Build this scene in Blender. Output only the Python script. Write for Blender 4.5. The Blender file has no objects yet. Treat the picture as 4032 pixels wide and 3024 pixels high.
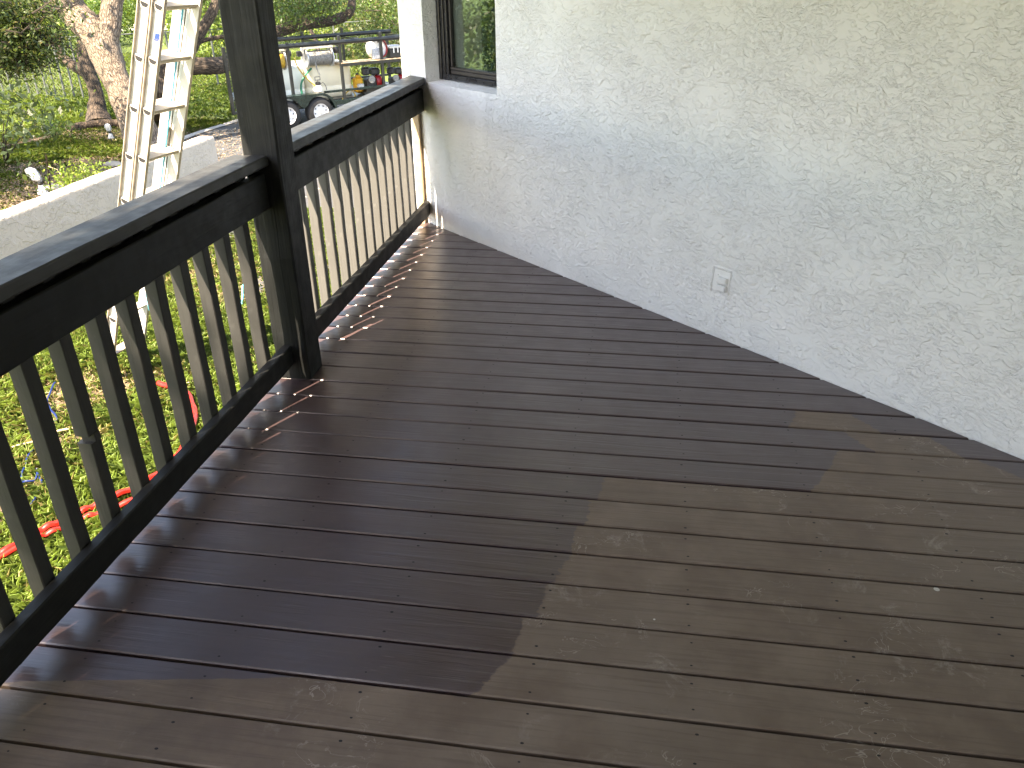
import bpy, math, random
import numpy as np
from mathutils import Vector, Matrix
R = math.radians
rng = np.random.default_rng(7)
random.seed(7)
SC = bpy.context.scene
COL = SC.collection

# ---------------------------------------------------------------- camera, sky, sun, exposure
F_PX, CX, CY = 3200.46, 2016.0, 1512.0          # solved from the photograph's vanishing points
MC = np.array([[0.98725, 0.15852, -0.01469], [0.05972, -0.45428, -0.88886], [-0.14758, 0.87664, -0.45795]])
EYE = np.array([0.0, 0.0, 1.6])
cam = bpy.data.cameras.new('camera'); co = bpy.data.objects.new('camera', cam); COL.objects.link(co)
cam.sensor_width = 36.0; cam.lens = F_PX / 4032 * 36; cam.clip_start = 0.02; cam.clip_end = 500
mw = Matrix.Identity(4)
for i in range(3):
    mw[i][0] = MC[0][i]; mw[i][1] = -MC[1][i]; mw[i][2] = -MC[2][i]; mw[i][3] = EYE[i]
co.matrix_world = mw
SC.camera = co
SUN_AZ, SUN_EL = R(25.5), R(56)                  # light travels towards az (from +Y to +X)
W_ = bpy.data.worlds.new('World'); SC.world = W_; W_.use_nodes = True
wn = W_.node_tree.nodes; wl = W_.node_tree.links
sky = wn.new('ShaderNodeTexSky'); sky.sky_type = 'NISHITA'; sky.sun_disc = False
sky.sun_elevation = SUN_EL; sky.sun_rotation = math.pi + SUN_AZ
wl.new(sky.outputs[0], wn['Background'].inputs[0]); wn['Background'].inputs[1].default_value = 0.14
sl = bpy.data.lights.new('sun', 'SUN'); so = bpy.data.objects.new('sun', sl); COL.objects.link(so)
sl.energy = 5.0; sl.angle = R(0.55); sl.color = (1.0, 0.95, 0.86)
sd = Vector((math.sin(SUN_AZ) * math.cos(SUN_EL), math.cos(SUN_AZ) * math.cos(SUN_EL), -math.sin(SUN_EL)))
so.rotation_euler = sd.to_track_quat('-Z', 'Y').to_euler(); so.location = (-6, -12, 20)
vs = SC.view_settings; vs.view_transform = 'Standard'; vs.look = 'None'; vs.gamma = 1; vs.exposure = 2.5
vs.use_curve_mapping = False
if hasattr(vs, 'use_white_balance'):
    vs.use_white_balance = True; vs.white_balance_temperature = 8100; vs.white_balance_tint = 14
SC.cycles.max_bounces = 10; SC.cycles.diffuse_bounces = 5; SC.cycles.glossy_bounces = 4
SC.cycles.transparent_max_bounces = 12
SC.cycles.use_denoising = True
SC.cycles.sample_clamp_indirect = 6.0

# ---------------------------------------------------------------- pixel helpers (direction only; depth comes from what a thing stands on)
def ray(px, py): return MC.T @ np.array([(px - CX) / F_PX, (py - CY) / F_PX, 1.0])
def at(px, py, depth): return EYE + ray(px, py) * depth
def onz(px, py, z):
    d = ray(px, py); return EYE + d * (z - EYE[2]) / d[2]
def gz(y):
    t = np.clip((np.asarray(y, float) - 7) / 9, 0, 1); return -1.05 - 0.25 * t * t * (3 - 2 * t)
def ong(px, py):
    z = -1.1
    for _ in range(40): z = float(gz(onz(px, py, z)[1]))
    return onz(px, py, z)

# ---------------------------------------------------------------- object helpers
def link(o, parent=None):
    COL.objects.link(o)
    if parent is not None: o.parent = parent
    return o
def tag(o, label=None, cat=None, group=None, kind=None):
    if label: o['label'] = label
    if cat: o['category'] = cat
    if group: o['group'] = group
    if kind: o['kind'] = kind
    return o
def empty(name, label, cat, loc=(0, 0, 0), rz=0.0, group=None):
    o = bpy.data.objects.new(name, None); o.empty_display_size = 0.1
    o.location = loc; o.rotation_euler = (0, 0, rz); link(o)
    return tag(o, label, cat, group)

class MB:
    """collects shapes and links them as one mesh object"""
    def __init__(s): s.v = []; s.f = []; s.n = 0
    def add(s, vs_, fs):
        vs_ = np.asarray(vs_, float); s.v.append(vs_)
        for f in fs: s.f.append(tuple(int(i) + s.n for i in f))
        s.n += len(vs_); return s
    def box(s, c, d, b=0.0, rot=None):
        """chamfered box: centre, full size, chamfer"""
        hx, hy, hz = (x / 2 for x in d)
        if b <= 0:
            P = [(x * hx, y * hy, z * hz) for x in (-1, 1) for y in (-1, 1) for z in (-1, 1)]
            Fc = [(0, 1, 3, 2), (4, 6, 7, 5), (0, 4, 5, 1), (2, 3, 7, 6), (0, 2, 6, 4), (1, 5, 7, 3)]
        else:
            b = min(b, hx * .45, hy * .45, hz * .45)
            P = []; idx = {}
            for sx in (-1, 1):
                for sy in (-1, 1):
                    for sz in (-1, 1):
                        for ax in range(3):
                            q = [sx * hx, sy * hy, sz * hz]
                            for k in range(3):
                                if k != ax: q[k] -= (sx, sy, sz)[k] * b
                            idx[(sx, sy, sz, ax)] = len(P); P.append(q)
            Fc = []
            for ax in range(3):
                o1, o2 = [k for k in range(3) if k != ax]
                for sg in (-1, 1):
                    loop = []
                    for a_, b_ in ((-1, -1), (1, -1), (1, 1), (-1, 1)):
                        k = [0, 0, 0]; k[ax] = sg; k[o1] = a_; k[o2] = b_
                        loop.append(idx[(k[0], k[1], k[2], ax)])
                    Fc.append(loop if (sg > 0) == (ax != 1) else loop[::-1])
            for ax in range(3):
                o1, o2 = [k for k in range(3) if k != ax]
                for a_ in (-1, 1):
                    for b_ in (-1, 1):
                        k0 = [0, 0, 0]; k1 = [0, 0, 0]
                        k0[ax] = -1; k1[ax] = 1
                        for k in (k0, k1): k[o1] = a_; k[o2] = b_
                        q = [idx[(*k0, o1)], idx[(*k1, o1)], idx[(*k1, o2)], idx[(*k0, o2)]]
                        Fc.append(q)
            for sx in (-1, 1):
                for sy in (-1, 1):
                    for sz in (-1, 1): Fc.append([idx[(sx, sy, sz, a_)] for a_ in range(3)])
        P = np.array(P)
        if rot is not None: P = P @ np.array(rot).T
        return s.add(P + np.array(c), Fc)
    def tube(s, path, rad, n=8, cap=True, wob=0.0, flat=1.0):
        path = [np.array(p, float) for p in path]; k = len(path)
        if not hasattr(rad, '__len__'): rad = [rad] * k
        t0 = path[1] - path[0]; t0 /= np.linalg.norm(t0)
        up = np.array([0, 0, 1.0]) if abs(t0[2]) < .9 else np.array([1.0, 0, 0])
        u = np.cross(up, t0); u /= np.linalg.norm(u)
        V = []; Fc = []
        for i, p in enumerate(path):
            t = path[min(i + 1, k - 1)] - path[max(i - 1, 0)]; t /= np.linalg.norm(t) + 1e-9
            u = u - t * (u @ t); u /= np.linalg.norm(u) + 1e-9; w = np.cross(t, u)
            for j in range(n):
                a = 2 * math.pi * j / n
                r = rad[i] * (1 + wob * (random.random() - .5))
                V.append(p + r * (math.cos(a) * u + flat * math.sin(a) * w))
        for i in range(k - 1):
            for j in range(n):
                a, b = i * n + j, i * n + (j + 1) % n
                Fc.append((a, b, b + n, a + n))
        if cap: Fc.append(tuple(range(n))[::-1]); Fc.append(tuple((k - 1) * n + j for j in range(n)))
        return s.add(V, Fc)
    def lathe(s, prof, n=20, axis='z', c=(0, 0, 0), cap=True):
        V = []; Fc = []
        for r, h in prof:
            for j in range(n):
                a = 2 * math.pi * j / n; x, y = r * math.cos(a), r * math.sin(a)
                V.append({'z': (x, y, h), 'y': (x, h, y), 'x': (h, x, y)}[axis])
        k = len(prof)
        for i in range(k - 1):
            for j in range(n):
                a, b = i * n + j, i * n + (j + 1) % n
                Fc.append((a, b, b + n, a + n))
        if cap: Fc.append(tuple(range(n))); Fc.append(tuple((k - 1) * n + j for j in range(n)))
        return s.add(np.array(V) + np.array(c), Fc)
    def prism(s, poly, y0, y1):
        """polygon in x,z extruded along y"""
        k = len(poly)
        V = [(x, y0, z) for x, z in poly] + [(x, y1, z) for x, z in poly]
        Fc = [tuple(range(k)), tuple(range(2 * k - 1, k - 1, -1))] + [(i, i + k, (i + 1) % k + k, (i + 1) % k) for i in range(k)]
        return s.add(V, Fc)
    def mesh(s, name, m, smooth=False):
        me = bpy.data.meshes.new(name)
        me.from_pydata(np.concatenate(s.v).tolist(), [], s.f)
        me.materials.append(m)
        import bmesh
        bm = bmesh.new(); bm.from_mesh(me); bmesh.ops.recalc_face_normals(bm, faces=bm.faces); bm.to_mesh(me); bm.free()
        if smooth:
            me.polygons.foreach_set('use_smooth', [True] * len(me.polygons))
            if hasattr(me, 'set_sharp_from_angle'): me.set_sharp_from_angle(angle=R(45))
        return me
    def build(s, name, m, parent=None, smooth=False):
        o = bpy.data.objects.new(name, s.mesh(name, m, smooth)); return link(o, parent)

def fast_mesh(name, verts, faces_n, col=None, m=None, smooth=False):
    """verts (N,k,3): N separate faces of k corners; col (N,3) face colours"""
    N, k, _ = verts.shape
    me = bpy.data.meshes.new(name)
    me.vertices.add(N * k); me.vertices.foreach_set('co', verts.reshape(-1))
    me.loops.add(N * k); me.loops.foreach_set('vertex_index', np.arange(N * k, dtype=np.int32))
    me.polygons.add(N); me.polygons.foreach_set('loop_start', np.arange(0, N * k, k, dtype=np.int32))
    me.polygons.foreach_set('loop_total', np.full(N, k, dtype=np.int32))
    if col is not None:
        ca = me.color_attributes.new('tint', 'FLOAT_COLOR', 'POINT')
        c4 = np.ones((N, k, 4), np.float32); c4[:, :, :3] = col[:, None, :]
        ca.data.foreach_set('color', c4.reshape(-1))
    me.update(calc_edges=True)
    if m: me.materials.append(m)
    return me

# ---------------------------------------------------------------- material helpers
class NT:
    def __init__(s, name):
        s.m = bpy.data.materials.new(name); s.m.use_nodes = True; s.t = s.m.node_tree
        s.t.nodes.clear(); s.out = s.t.nodes.new('ShaderNodeOutputMaterial')
    def n(s, typ, out=0, props=None, **ins):
        nd = s.t.nodes.new('ShaderNode' + typ)
        for k, v in (props or {}).items(): setattr(nd, k, v)
        for k, v in ins.items():
            key = int(k[1:]) if k[0] == 'i' and k[1:].isdigit() else k.replace('_', ' ')
            sk = nd.inputs[key]
            if isinstance(v, bpy.types.NodeSocket): s.t.links.new(v, sk)
            else:
                if hasattr(sk.default_value, '__len__') and len(sk.default_value) == 4 and len(v) == 3: v = (*v, 1)
                sk.default_value = v
        return nd.outputs[out]
    def math(s, op, a, b=None, c=None, clamp=False):
        kw = {'i0': a}
        if b is not None: kw['i1'] = b
        if c is not None: kw['i2'] = c
        return s.n('Math', 0, {'operation': op, 'use_clamp': clamp}, **kw)
    def ramp(s, x, lo, hi, a=0.0, b=1.0):
        return s.n('MapRange', 0, {'interpolation_type': 'SMOOTHSTEP'}, i0=x, i1=lo, i2=hi, i3=a, i4=b)
    def mix(s, f, a, b):
        nd = s.t.nodes.new('ShaderNodeMix'); nd.data_type = 'RGBA'
        for sk, v in ((nd.inputs[0], f), (nd.inputs[6], a), (nd.inputs[7], b)):
            if isinstance(v, bpy.types.NodeSocket): s.t.links.new(v, sk)
            else: sk.default_value = (*v, 1) if hasattr(v, '__len__') and len(v) == 3 else v
        return nd.outputs[2]
    def coord(s, scale=(1, 1, 1), rot=(0, 0, 0), kind='Object', loc=(0, 0, 0)):
        tc = s.t.nodes.new('ShaderNodeTexCoord')
        return s.n('Mapping', 0, None, Vector=tc.outputs[kind], Scale=scale, Rotation=rot, Location=loc)
    def noise(s, vec, scale, detail=3.0, rough=0.55, dist=0.0, out=0):
        return s.n('TexNoise', out, None, Vector=vec, Scale=scale, Detail=detail, Roughness=rough, Distortion=dist)
    def bump(s, h, strength=0.5, dist=0.01):
        return s.n('Bump', 0, None, Height=h, Strength=strength, Distance=dist)
    def bsdf(s, **k):
        b = s.t.nodes.new('ShaderNodeBsdfPrincipled')
        for key, v in k.items():
            sk = b.inputs[key.replace('_', ' ')]
            if isinstance(v, bpy.types.NodeSocket): s.t.links.new(v, sk)
            else: sk.default_value = (*v, 1) if hasattr(v, '__len__') and len(v) == 3 and len(sk.default_value) == 4 else v
        return b.outputs[0]
    def done(s, sh): s.t.links.new(sh, s.out.inputs[0]); return s.m

def plain(name, col, rough=0.5, metal=0.0, var=0.15, nscale=20.0, bump=0.0, bdist=0.003, **kw):
    t = NT(name); c = t.coord()
    nz = t.noise(c, nscale, 4)
    k = t.ramp(nz, 0.3, 0.7)
    cc = t.mix(k, tuple(x * (1 - var) for x in col), tuple(min(1, x * (1 + var)) for x in col))
    rr = t.ramp(nz, 0.2, 0.8, max(0.03, rough - .07), min(1, rough + .07))
    args = dict(Base_Color=cc, Roughness=rr, Metallic=metal, **kw)
    if bump: args['Normal'] = t.bump(t.noise(c, nscale * 2.5, 4), bump, bdist)
    return t.done(t.bsdf(**args))

def stucco(name, col, stain=None, k=1.0, fine=1.0, bd=1.0):
    t = NT(name); c = t.coord()
    warp = t.n('VectorMath', 0, {'operation': 'ADD'}, i0=c, i1=t.n('VectorMath', 0, {'operation': 'SCALE'}, i0=t.noise(c, 6.0, 3, out=1), Scale=0.10))
    slant = t.n('Mapping', 0, None, Vector=warp, Rotation=(0, R(-22), 0), Scale=(0.62, 1.0, 1.35))
    steep = t.n('Mapping', 0, None, Vector=warp, Rotation=(0, R(58), 0), Scale=(0.7, 1.0, 1.6))
    a = t.math('MULTIPLY', t.ramp(t.noise(slant, 6.0 * k, 2.2, .5, .35), 0.492, 0.518), t.ramp(t.noise(c, 9.0 * k, 2), .42, .54))
    b = t.math('MULTIPLY', t.ramp(t.noise(steep, 14.0 * k, 2.5, .55, .35), 0.51, 0.550), t.ramp(t.noise(c, 6.3 * k, 2, .5, .5), .34, .50))
    d = t.math('MULTIPLY', t.ramp(t.noise(steep, 33.0 * k, 3, .6, .3), 0.52, 0.585), t.ramp(t.noise(c, 3.0, 3), .36, .54))
    stroke = t.noise(t.n('Mapping', 0, None, Vector=c, Rotation=(0, R(-24), 0), Scale=(2.2, 1, 26)), 1.0 * k, 4, .6)
    h = t.math('ADD', t.math('MULTIPLY', a, 0.50), t.math('MULTIPLY', b, 0.40))
    h = t.math('ADD', h, t.math('MULTIPLY', d, 0.34))
    h = t.math('ADD', h, t.math('MULTIPLY', t.math('MULTIPLY', stroke, t.ramp(t.noise(c, 5.0, 2), .45, .65)), 0.22))
    h = t.math('ADD', h, t.math('MULTIPLY', t.noise(c, 120.0, 3), 0.10 * fine))
    big = t.noise(c, 2.0, 3)
    cc = t.mix(t.ramp(big, .3, .7), tuple(x * .97 for x in col), col)
    nrm = t.bump(h, 1.0, 0.0075 * bd)
    return t.done(t.bsdf(Base_Color=cc, Roughness=0.62, Normal=nrm, Specular_IOR_Level=0.35))

def painted_wood(name, col, axis, rough=0.42, wear=0.25, bump=0.5, groove=.5, light=None, spec=.5):
    """axis: direction of the grain (0 x, 1 y, 2 z)"""
    t = NT(name)
    sc = [55.0, 55.0, 55.0]; sc[axis] = 2.2
    c = t.coord(tuple(sc)); c1 = t.coord()
    g = t.noise(c, 1.0, 5, .65, 0.35)
    sc2 = [14.0, 14.0, 14.0]; sc2[axis] = .8
    g2 = t.noise(t.coord(tuple(sc2)), 1.0, 3, .5, 0.8)
    h = t.math('ADD', t.math('MULTIPLY', g, .6), t.math('MULTIPLY', t.ramp(g2, .45, .55), .25))
    w = t.ramp(t.noise(c1, 9.0, 5, .7), .52, .72)
    w2 = t.math('MULTIPLY', w, t.ramp(g, .5, .62))
    lc = light or tuple(min(1, x * 1.9 + .01) for x in col)
    cc = t.mix(t.math('MULTIPLY', w2, wear * 2), col, lc)
    cc = t.mix(t.ramp(g, .47, .30, 0, .7 * groove), cc, tuple(x * .35 for x in col))
    rr = t.ramp(t.noise(c1, 16.0, 4), .3, .7, rough - .06, rough + .1)
    return t.done(t.bsdf(Base_Color=cc, Roughness=rr, Normal=t.bump(h, bump, 0.004), Specular_IOR_Level=spec))

def deck_mat():
    t = NT('deck_paint'); c = t.coord()
    sp = t.n('SeparateXYZ', 0, None, Vector=c).node
    X, Y = sp.outputs[0], sp.outputs[1]
    A = lambda nm: t.n('Attribute', 2, {'attribute_type': 'OBJECT', 'attribute_name': nm})
    yc = t.math('SUBTRACT', Y, A('board_y'))
    edge = t.noise(t.coord((26, 60, 26)), 1.0, 5, .65)
    fe = t.math('MULTIPLY', t.math('SUBTRACT', edge, .5), .055)
    big = t.math('MULTIPLY', t.math('SUBTRACT', t.noise(c, 9.0, 2), .5), .05)
    xw = t.math('ADD', X, t.math('ADD', fe, big))
    e1 = t.math('ADD', A('wet_edge'), t.math('MULTIPLY', yc, A('wet_slope')))
    e2 = t.math('ADD', A('cut_edge'), t.math('MULTIPLY', yc, A('cut_slope')))
    f1 = t.ramp(t.math('SUBTRACT', e1, xw), -0.003, 0.003)
    f2 = t.ramp(t.math('SUBTRACT', xw, e2), -0.004, 0.004)
    fresh = t.math('MAXIMUM', f1, f2)
    off = A('board_seed')
    cs = t.n('CombineXYZ', 0, None, X=t.math('ADD', X, t.math('MULTIPLY', off, 7.3)), Y=t.math('ADD', Y, off), Z=off)
    gr = t.noise(t.n('Mapping', 0, None, Vector=cs, Scale=(3.5, 95, 1)), 1.0, 5, .65, .5)
    gr2 = t.noise(t.n('Mapping', 0, None, Vector=cs, Scale=(1.3, 24, 1)), 1.0, 3, .55, 1.2)
    # old coat: faded brown with grey-green bloom, scuffs, scratches and drips
    bl = t.noise(cs, 5.0, 5, .62)
    bl2 = t.noise(c, 1.1, 3, .5)
    old = t.mix(t.ramp(bl, .30, .72), (0.148, 0.101, 0.074), (0.225, 0.165, 0.122))
    old = t.mix(t.ramp(bl2, .40, .66, 0, .55), old, (0.198, 0.152, 0.117))
    old = t.mix(t.math('MULTIPLY', t.ramp(gr, .48, .66), .35), old, (0.100, 0.066, 0.046))
    scf = t.math('MULTIPLY', t.ramp(t.noise(c, 7.5, 6, .78, .6), .55, .70), t.ramp(t.noise(c, 1.9, 2), .44, .60))
    old = t.mix(t.math('MULTIPLY', scf, .6), old, (0.36, 0.31, 0.26))
    ln = t.math('ABSOLUTE', t.math('SUBTRACT', t.noise(t.n('Mapping', 0, None, Vector=c, Scale=(1, 1.25, 1)), 10.0, 3, .6, 1.4), .5))
    scr = t.math('MULTIPLY', t.ramp(ln, .012, .003), t.ramp(t.noise(c, 2.3, 3, .6), .54, .62))
    old = t.mix(t.math('MULTIPLY', scr, .65), old, (0.42, 0.36, 0.30))
    vd = t.n('TexVoronoi', 0, None, Vector=c, Scale=9.0, Randomness=1.0)
    vcol = t.n('TexVoronoi', 1, None, Vector=c, Scale=9.0, Randomness=1.0)
    vr = t.n('SeparateColor', 0, None, Color=vcol)
    dot = t.math('MULTIPLY', t.math('LESS_THAN', vd, t.math('MULTIPLY', t.math('POWER', vr, 6.0), .075)), t.math('GREATER_THAN', vr, .55))
    old = t.mix(dot, old, (0.62, 0.58, 0.52))
    new = t.mix(t.ramp(bl, .25, .75), (0.064, 0.0385, 0.0390), (0.082, 0.0515, 0.0515))
    new = t.mix(t.math('MULTIPLY', t.ramp(gr, .5, .7), .3), new, (0.050, 0.029, 0.0285))
    fl = t.noise(t.n('Mapping', 0, None, Vector=cs, Scale=(16, 330, 1)), 1.0, 3, .6)
    new = t.mix(t.math('MULTIPLY', t.ramp(fl, .66, .74), t.ramp(t.noise(c, 2.6, 3), .45, .6, .12, .8)), new, (0.20, 0.165, 0.16))
    cc = t.mix(fresh, old, new)
    ro = t.ramp(bl, .3, .7, .44, .60)
    rn = t.ramp(t.noise(cs, 11.0, 4), .3, .7, .29, .41)
    rough = t.n('Mix', 0, {'data_type': 'FLOAT'}, i0=fresh, i2=ro, i3=rn)
    # cupping strokes and knots
    hh = t.math('ADD', t.math('MULTIPLY', gr, .55), t.math('MULTIPLY', t.ramp(gr2, .42, .58), .35))
    brush = t.noise(t.n('Mapping', 0, None, Vector=cs, Scale=(9, 260, 1)), 1.0, 2)
    hh = t.math('ADD', hh, t.math('MULTIPLY', brush, .25))
    spc = t.n('Mix', 0, {'data_type': 'FLOAT'}, i0=fresh, i2=.45, i3=.95)
    return t.done(t.bsdf(Base_Color=cc, Roughness=rough, Normal=t.bump(hh, .42, .0026), Specular_IOR_Level=spc))

def leaf_mat(name, trans=0.35, rough=.45):
    t = NT(name)
    c = t.n('Attribute', 0, {'attribute_name': 'tint'})
    b = t.bsdf(Base_Color=c, Roughness=rough, Specular_IOR_Level=.4)
    tr = t.n('BsdfTranslucent', 0, None, Color=t.mix(.5, c, (0.20, 0.28, 0.03)))
    return t.done(t.n('MixShader', 0, None, i0=trans, i1=b, i2=tr))

def bark_mat(name, col, dark, k=1.0, uv=True):
    t = NT(name); base = t.coord(kind='UV') if uv else t.coord((1, 1, .3))
    c = t.n('Mapping', 0, None, Vector=base, Scale=(1, .30, 1) if uv else (1, 1, 1))
    w = t.n('VectorMath', 0, {'operation': 'ADD'}, i0=c, i1=t.n('VectorMath', 0, {'operation': 'SCALE'}, i0=t.noise(c, 14.0 * k, 3, out=1), Scale=.055))
    v = t.n('TexVoronoi', 0, {'feature': 'DISTANCE_TO_EDGE'}, Vector=w, Scale=27.0 * k)
    v2 = t.n('TexVoronoi', 0, {'feature': 'DISTANCE_TO_EDGE'}, Vector=w, Scale=58.0 * k)
    cr = t.math('MULTIPLY', t.ramp(v, 0.0, 0.20), t.ramp(v2, 0.0, .22, .55, 1.0))
    nz = t.noise(base, 60.0 * k, 5, .65)
    h = t.math('ADD', t.math('MULTIPLY', cr, .9), t.math('MULTIPLY', nz, .3))
    cc = t.mix(cr, dark, t.mix(t.ramp(nz, .3, .7), col, tuple(x * 1.25 for x in col)))
    cc = t.mix(t.ramp(t.noise(t.coord(), 2.5, 3), .45, .7, 0, .5), cc, tuple(x * .8 for x in col))
    return t.done(t.bsdf(Base_Color=cc, Roughness=.88, Normal=t.bump(h, .9, .022)))
def uv_limb(me, pts, rad, n):
    L = np.concatenate([[0], np.cumsum(np.linalg.norm(np.diff(pts, axis=0), axis=1))]); rm = float(np.mean(rad))
    uv = me.uv_layers.new(name='UVMap'); nv = len(pts) * n
    for p in me.polygons:
        js = [me.loops[l].vertex_index % n for l in p.loop_indices]; wrap = (0 in js and n - 1 in js and len(js) == 4)
        for l, jj in zip(p.loop_indices, js):
            i_ = me.loops[l].vertex_index // n
            u = (jj + (n if wrap and jj == 0 else 0)) / n * 2 * math.pi * rm
            uv.data[l].uv = (u, float(L[min(i_, len(L) - 1)]))

M = {}
M['deck'] = deck_mat()
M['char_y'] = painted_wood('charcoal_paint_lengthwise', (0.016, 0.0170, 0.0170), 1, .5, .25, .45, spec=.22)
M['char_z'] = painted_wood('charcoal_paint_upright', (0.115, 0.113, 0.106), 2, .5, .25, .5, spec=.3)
M['char_shade'] = painted_wood('shaded_charcoal_paint_upright', (0.046, 0.046, 0.044), 2, .5, .25, .5, spec=.25)  # same baluster paint, darkened: shade of the near section put into the colour
M['cap'] = painted_wood('lit_charcoal_cap_paint', (0.038, 0.039, 0.038), 1, .47, .2, .35, spec=.4)  # same rail paint, lightened: sun and sky light on the cap painted in
M['post'] = painted_wood('charcoal_paint_post', (0.013, 0.0142, 0.0142), 2, .55, .35, 1.0, 1.2, spec=.25)
M['joist'] = plain('joist_wood', (0.055, 0.04, 0.03), .8, bump=.4)
M['nail'] = plain('nail_hole', (0.006, 0.005, 0.005), .6)
M['stucco'] = stucco('white_stucco', (0.87, 0.87, 0.86), k=2.1, bd=.66)
M['gstucco'] = stucco('cream_stucco', (0.56, 0.475, 0.395), k=.8, fine=1.4, bd=.9)
M['white'] = plain('white_paint', (0.80, 0.80, 0.79), .5, var=.02)
M['ceiling'] = plain('porch_ceiling_paint', (0.33, 0.32, 0.275), .6, var=.05, nscale=4)
M['fascia'] = plain('eave_board_paint', (0.05, 0.05, 0.05), .5)
M['bronze'] = plain('dark_window_frame', (0.016, 0.016, 0.019), .30, var=.1)
M['bronze2'] = plain('bronze_window_sash', (0.040, 0.034, 0.032), .38, var=.1)
M['room'] = plain('dim_room_paint', (0.05, 0.05, 0.045), .8)
M['bag'] = plain('white_plastic_film', (0.40, 0.42, 0.45), .25, var=.14, nscale=30, bump=.6, bdist=.01, Transmission_Weight=.12)
M['tape'] = plain('black_tape', (0.012, 0.012, 0.012), .4)
M['alu'] = plain('aluminium', (0.68, 0.665, 0.63), .45, .25, var=.08, nscale=14)
M['alu_in'] = plain('shaded_aluminium', (0.40, 0.355, 0.30), .55, .3, var=.15, nscale=14)  # darker copy of the aluminium, shade on flanges and rungs painted in
M['cyan'] = plain('turquoise_rope', (0.10, 0.52, 0.68), .75, nscale=90, var=.35, bump=.6)
M['bluehose'] = plain('blue_hose_rubber', (0.004, 0.018, 0.11), .45)
M['redhose'] = plain('red_hose_rubber', (0.34, 0.016, 0.010), .42, var=.2, nscale=30, bump=.25)
M['tan'] = plain('straw_coloured_cord', (0.62, 0.50, 0.32), .7)
M['asphalt'] = plain('asphalt', (0.060, 0.062, 0.064), .85, var=.35, nscale=60, bump=.7, bdist=.006)
M['concrete'] = plain('pale_concrete', (0.44, 0.42, 0.38), .85, var=.15, nscale=12, bump=.4)
M['leaf'] = leaf_mat('oak_leaf')
M['grass'] = leaf_mat('grass_blade', .30, .5)
M['litter'] = leaf_mat('dry_leaf', .1, .8)
M['bark_light'] = bark_mat('grey_brown_bark', (0.30, 0.235, 0.175), (0.070, 0.050, 0.036), 1.0)
M['bark_dark'] = bark_mat('dark_oak_bark', (0.105, 0.075, 0.052), (0.022, 0.016, 0.012), .9)
M['blackmetal'] = plain('black_painted_steel', (0.014, 0.016, 0.016), .35)
M['greenmetal'] = plain('dark_green_steel', (0.006, 0.016, 0.014), .28)
M['rubber'] = plain('tyre_rubber', (0.016, 0.016, 0.017), .75, bump=.3)
M['rimwhite'] = plain('white_rim_paint', (0.72, 0.73, 0.76), .35)
M['tank'] = plain('milky_poly_tank', (0.80, 0.73, 0.56), .42, var=.05, nscale=3, Subsurface_Weight=.25, Subsurface_Radius=(.1, .09, .06))
M['tankw'] = plain('milky_poly_tank_pale', (0.74, 0.76, 0.68), .42, var=.05, nscale=3, Subsurface_Weight=.25, Subsurface_Radius=(.1, .09, .06))
M['steel'] = plain('galvanised_steel', (0.55, 0.56, 0.57), .4, .6)
M['greyhose'] = plain('grey_hose', (0.20, 0.20, 0.19), .5, nscale=40, var=.3)
M['greenhose'] = plain('green_hose', (0.010, 0.16, 0.085), .4)
M['yellowhose'] = plain('yellow_hose', (0.52, 0.34, 0.05), .45)
M['plank'] = plain('weathered_plank', (0.44, 0.33, 0.21), .75, nscale=15, bump=.3)
M['redpaint'] = plain('red_engine_paint', (0.26, 0.008, 0.010), .35)
M['yellow'] = plain('yellow_plastic', (0.60, 0.30, 0.015), .4)
M['blackplastic'] = plain('black_plastic', (0.018, 0.018, 0.020), .45)
M['whiteplastic'] = plain('white_plastic', (0.78, 0.78, 0.76), .4)
M['galv'] = plain('galvanised_fence_steel', (0.13, 0.14, 0.135), .6, .2)
M['logwood'] = bark_mat('fallen_wood_bark', (0.13, 0.09, 0.06), (0.035, 0.025, 0.018), .8, False)
M['stone'] = plain('limestone', (0.42, 0.37, 0.30), .85, nscale=9, bump=.6, bdist=.02)
M['blueprint'] = plain('blue_print', (0.015, 0.05, 0.30), .5)
M['inkprint'] = plain('faded_ink', (0.20, 0.21, 0.24), .6)

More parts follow.
